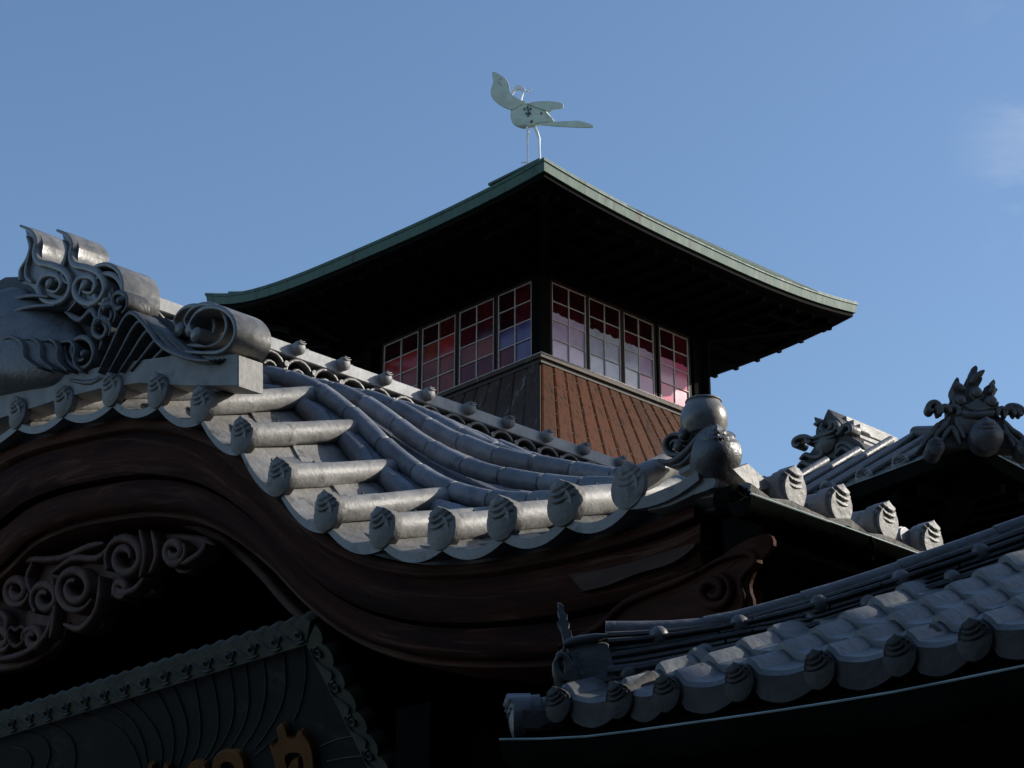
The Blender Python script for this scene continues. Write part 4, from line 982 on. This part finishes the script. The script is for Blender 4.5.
# deck, soffit, gutter
m = MB()
m.loft([[V((LS+s, LT+.02, LZ+le(s)+.05)), V((LS+max(s, 2.6), LT+2.6, LZ+2.6*LP+.02)), V((LS+max(s, 2.6), LT+2.6, LZ+2.6*LP-.05)), V((LS+s, LT+.02, LZ+le(s)+.02))] for s in [0, .2, .4, .8, 1.3, 1.8, 2.6, 4, 5.3]])
m.loft([[V((LS+.02, LT+s, LZ+le(s)+.05)), V((LS+2.6, LT+max(s, 2.6), LZ+2.6*LP+.02)), V((LS+2.6, LT+max(s, 2.6), LZ+2.6*LP-.05)), V((LS+.02, LT+s, LZ+le(s)+.02))] for s in [0, .2, .4, .8, 1.3, 1.8, 2.6, 4, 5]])
m.build('roof_deck', M['black'], lower, LBb)
m = MB(); rg = []; rl = []
for i in range(31):
    s = .07+5.2*i/30; c = V((LS+s, LT-.045, LZ+le(s)-.01)); r = .055
    rg.append([c+V((0, cos(pi+pi*k/8)*r, sin(pi+pi*k/8)*r*1.6)) for k in range(9)]+[c+V((0, cos(pi*k/8)*(r-.006), -.012)) for k in range(1, 8)]); rl.append(c+V((0,-r,.002)))
m.loft(rg); gt = m.build('gutter', M['gutter'], lower, LBb)
m = MB(); m.tube(rl, .0035, 6); m.build('gutter_lip', M['gutteredge'], gt, LBb)
m = MB(); m.add([(LS+.02,LT,LZ+.01),(LS+5.3,LT,LZ-.13),(LS+5.3,LT+1.2,LZ-.05),(LS+1.2,LT+1.2,LZ-.02),(LS+.02,LT+5,LZ-.12),(LS+1.2,LT+5,LZ-.04)], [(0,1,2,3),(0,3,5,4)]); m.box((LS+3.3, LT+3.2, (LZ-.1)/2), (2.1, 2.0, (LZ-.1)/2)); m.build('soffit', M['black'], lower, LBb)
# stacked hip ridge
hd = V((1,1,0)).normalized(); HP = Plane((LS, LT, 0), hd, (0,0,1)); HP.w = V((-1,1,0)).normalized()
def ctr(pts): c = [HP.px(*p) for p in pts]; return Smooth(c)
lines = [ctr([(608,632),(700,628),(772,611),(852,587),(930,560),(1008,532),(1080,505)]), ctr([(608,648),(660,643),(738,630),(817,610),(898,585),(977,559),(1060,530)]),
         ctr([(608,664),(660,655),(730,642),(789,632),(870,608),(950,582),(1060,545)]), ctr([(608,678),(640,674),(703,661),(789,640),(865,614),(947,589),(1060,552)])]
lo_l = ctr([(600,694),(640,688),(703,674),(789,652),(865,627),(947,602),(1060,566)])
x0 = HP.px(606, 650)[0]; x1 = 3.4
def course(L, off, hz, hw, wc, mt, seg=.42, nm='ridge_course'):
    m = MB(); x = x0
    while x < x1:
        e = min(x+seg*random.uniform(.9, 1.1), x1); j = random.uniform(-.004, .004)
        rg = []
        for k in range(5):
            u = x+(e-.006-x)*k/4; z = L(u)+off
            rg.append([HP.g(u, z-hz, -hw+.015+wc+j), HP.g(u, z-hz*.7, -hw+wc+j), HP.g(u, z+hz*.6, -hw+wc+j+.004), HP.g(u, z+hz, -hw+.02+wc+j), HP.g(u, z+hz, hw), HP.g(u, z-hz, hw)])
        m.loft(rg); x = e
    return m.build(nm, M[mt], lower, LBb)
m = MB(); x = x0
while x < x1:
    e = min(x+.30, x1); m.tube([HP.g(x+(e-x)*k/3, lines[0](x+(e-x)*k/3), 0) for k in range(4)], [.033,.031,.030,.029], 14); x = e
m.build('ridge_roll', M['oldtile'], lower, LBb)
def course2(La, Lb, f, hf, w, mt, seg):
    m = MB(); x = x0
    while x < x1:
        e = min(x+seg*random.uniform(.85, 1.15), x1); j = random.uniform(-.005, .005); jz = random.uniform(-.0015, .0015); rg = []
        for k in range(5):
            u = x+(e-.007-x)*k/4; g_ = La(u)-Lb(u); z = La(u)-g_*f+jz; hz = g_*hf
            rg.append([HP.g(u, z-hz, -w+.012+j), HP.g(u, z-hz*.5, -w+j), HP.g(u, z+hz*.5, -w+j), HP.g(u, z+hz, -w+.010+j), HP.g(u, z+hz, w*.8), HP.g(u, z-hz, w*.8)])
        m.loft(rg); x = e
    return m.build('ridge_course', M[mt], lower, LBb)
for i in range(3):
    A_, B_ = lines[i], lines[i+1]; w = (.058, .076, .094)[i]
    if i: course2(A_, B_, .02, .20, w+.006, 'oldtile', .42)
    course2(A_, B_, .46, .20, w-.004, 'oldtile', .36); course2(A_, B_, .86 if i < 2 else .84, .14, w+.008, 'oldtile', .5)
course2(lines[3], lo_l, .1, .28, .112, 'oldtile', .44); course2(lines[3], lo_l, .62, .18, .104, 'oldtile', .38)
m = MB(); rg = []
for i in range(30):
    u = x0+(x1-x0)*i/29; rg.append([HP.g(u, lines[3](u)-.05, -.085), HP.g(u, lo_l(u)-.01, -.13), HP.g(u, lo_l(u)-.12, -.13), HP.g(u, lo_l(u)-.12, .1), HP.g(u, lines[3](u)-.05, .1)])
m.loft(rg); m.build('ridge_mortar', M['mortar'], lower, LBb)
m = MB(); rg = []
for i in range(20):
    u = x0+(x1-x0)*i/19; rg.append([HP.g(u, lines[0](u), -.03), HP.g(u, lines[0](u), .035), HP.g(u, lo_l(u)-.1, .08), HP.g(u, lo_l(u)-.1, -.085)])
m.loft(rg); m.build('ridge_core', M['oldtile'], lower, LBb)
kn = None
for li, pts, w in ((0, [(772,611),(852,587),(930,560),(1008,532),(1085,506)], .0), (1, [(658,641),(738,630),(817,610),(898,585),(977,559)], .07), (3, [(627,681),(703,661),(789,638),(865,613),(947,588)], .10)):
    for p in pts:
        u, v = HP.px(*p)
        if kn is None:
            q = MB(); q.ball((0,0,0), .030, 14); dd2 = V((1,-1,0)).normalized(); q.tube([V((0,0,0))-dd2*.06, V((0,0,0))], .029, 12); kn = q.build('ridge_knob', M['oldtile'], lower); c = kn
        else: c = copy_at(kn, lower, (0,0,0))
        c.location = HP.g(u, v, -w+.012)-V(LBb)
# ridge end ornament and corner roll tile
PE = Plane(HP.g(x0-.02, 0, -.06), hd, (0,0,1)); PE.w = HP.w
def zE(pts): return pxs(PE, [(500+x/4.571, 600+y/4.571) for x, y in pts])
m = MB()
m.extr(PE, crv(zE([(300,235),(340,210),(480,205),(500,230),(520,300),(535,370),(470,400),(400,420),(370,400),(340,330)]), 2), -.04, .14, .01)
m.ribbon(PE, zE([(290,230),(330,208),(400,195),(490,184)]), .022, -.06, .14)
m.build('ridge_end_block', M['oldtile'], lower, LBb)
m = MB()
m.extr(PE, crv(zE([(245,280),(270,240),(300,230),(340,330),(370,400),(380,480),(350,450),(290,400),(245,350)]), 2), -.02, .10, .01)
for l in ([(262,290),(275,270),(300,280),(315,310)], [(250,300),(262,350),(300,390)], [(290,300),(320,350),(345,400),(365,450)], [(310,290),(340,340),(360,390)], [(300,330),(310,370),(340,410)]): m.ribbon(PE, zE(l), .022, -.06, .02)
m.build('ridge_end_mask', M['carved'], lower, LBb)
m = MB(); fin = crv(zE([(262,10),(268,30),(262,50),(275,80),(262,100),(280,130),(285,165),(300,200),(330,190),(325,140),(312,130),(318,105),(305,90),(308,65),(295,50),(290,25),(275,12)]), 2); m.extr(PE, fin, .0, .05, .005)
m.build('ridge_end_fin', M['oldtile'], lower, LBb)
m = MB(); a = at_h(520, 716, 5.99); b = at_h(598, 703, 5.99)
pa_ = HP.px(514, 718); pb2 = HP.px(600, 705)
A1 = HP.g(pa_[0], pa_[1], -.0); B1 = HP.g(pb2[0], pb2[1], 0); m.tube([A1, A1+(B1-A1)*.33, A1+(B1-A1)*.34, B1], [.062,.058,.048,.046], 18)
Pc = Plane(A1, V((1,-1,0)), (0,0,1)); Pc.w = V((1,1,0)).normalized(); add_cap(m, Pc, (0,0), .066, .05, bulge=.25)
m.build('corner_roll', M['oldtile'], lower, LBb)
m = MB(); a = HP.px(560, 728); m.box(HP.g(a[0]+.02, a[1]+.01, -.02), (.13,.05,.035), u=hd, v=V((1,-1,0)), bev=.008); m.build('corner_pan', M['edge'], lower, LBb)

# ================================================================ ADDED WING (unseen, put at the right to shade the low and upper roofs)
wing = thing('added_shade_wing', tuple(G3(V((13, 3, 0)))), 'tall dark timber wing added out of view to the right to shade the roofs', 'building', rot=False)
def wbox(name, x0, x1, y0, y1, z0, z1, mt):
    q = MB(); q.box(((x0+x1)/2-13, (y0+y1)/2-3, (z0+z1)/2), ((x1-x0)/2, (y1-y0)/2, (z1-z0)/2), bev=.01); return q.build(name, M[mt], wing)
def hiproof(x0, x1, y0, y1, z, h):
    q = MB(); ox, oy = -13, -3
    q.loft([[V((a+ox, b+oy, zz)) for a, b in ((x0+k, y0+k), (x1-k, y0+k), (x1-k, y1-k), (x0+k, y1-k))] for k, zz in ((0, z), (0, z+.15), (.6, z+.15+h*.25), (min(2.6, (y1-y0)*.45), z+h))]); return q.build('roof', M['oldtile'], wing)
wbox('wall', 9.2, 16, -8, EDGE_Y-.25, 0, 11, 'plaster'); hiproof(8.2, 17, -9, EDGE_Y, 11, 2.2)
wbox('wall', 10.5, 17, 16.6, 18.4, 0, 12.6, 'plaster'); hiproof(9.6, 18, 15.8, 19.1, 12.6, .5)  # second block, added to keep the upper roof in shade
for k in range(7):
    for zz in (2.2, 5.4, 8.6): wbox('window', 9.15, 9.25, -7+1.8*k, -5.9+1.8*k, zz, zz+1.4, 'frame')
M['stucco'] = mat('dark_stucco', (.10,.095,.085), .9, (.14,.13,.12), 2)
for hx, hw, hh, lab in ((-13, 6.5, 10.5, 'three-storey unseen house added across the street behind the camera, the widest of the row'), (0, 6.2, 12, 'tallest flat-roofed unseen house added across the street behind the camera'), (12.6, 6.2, 9.5, 'lower unseen house added at the corner across the street behind the camera')):
    h = thing('shading_house', tuple(G3(V((hx, -12, 0)))), lab, 'house', rot=False)  # houses added behind the camera to darken the faces turned that way
    q = MB(); q.box((0, 0, hh/2), (hw, 4.5, hh/2), bev=.02); q.build('wall', M['stucco'], h)
    q = MB(); q.box((0, .1, hh+.12), (hw+.15, 4.75, .12), bev=.03); q.build('roof', M['oldtile'], h)
    for k in range(4):
        for zz in (1.0, 4.4, 7.4):
            q = MB(); q.box((-hw+1.7+k*3.1, 4.5, zz+.7), (.75, .05, .75)); w_ = q.build('window', M['frame'], h)
            q = MB(); q.box((-hw+1.7+k*3.1, 4.56, zz+.7), (.66, .01, .66)); q.build('pane', GL['k'], w_)
for o in list(bpy.data.objects):
    if '_g' in o.keys(): del o['_g']
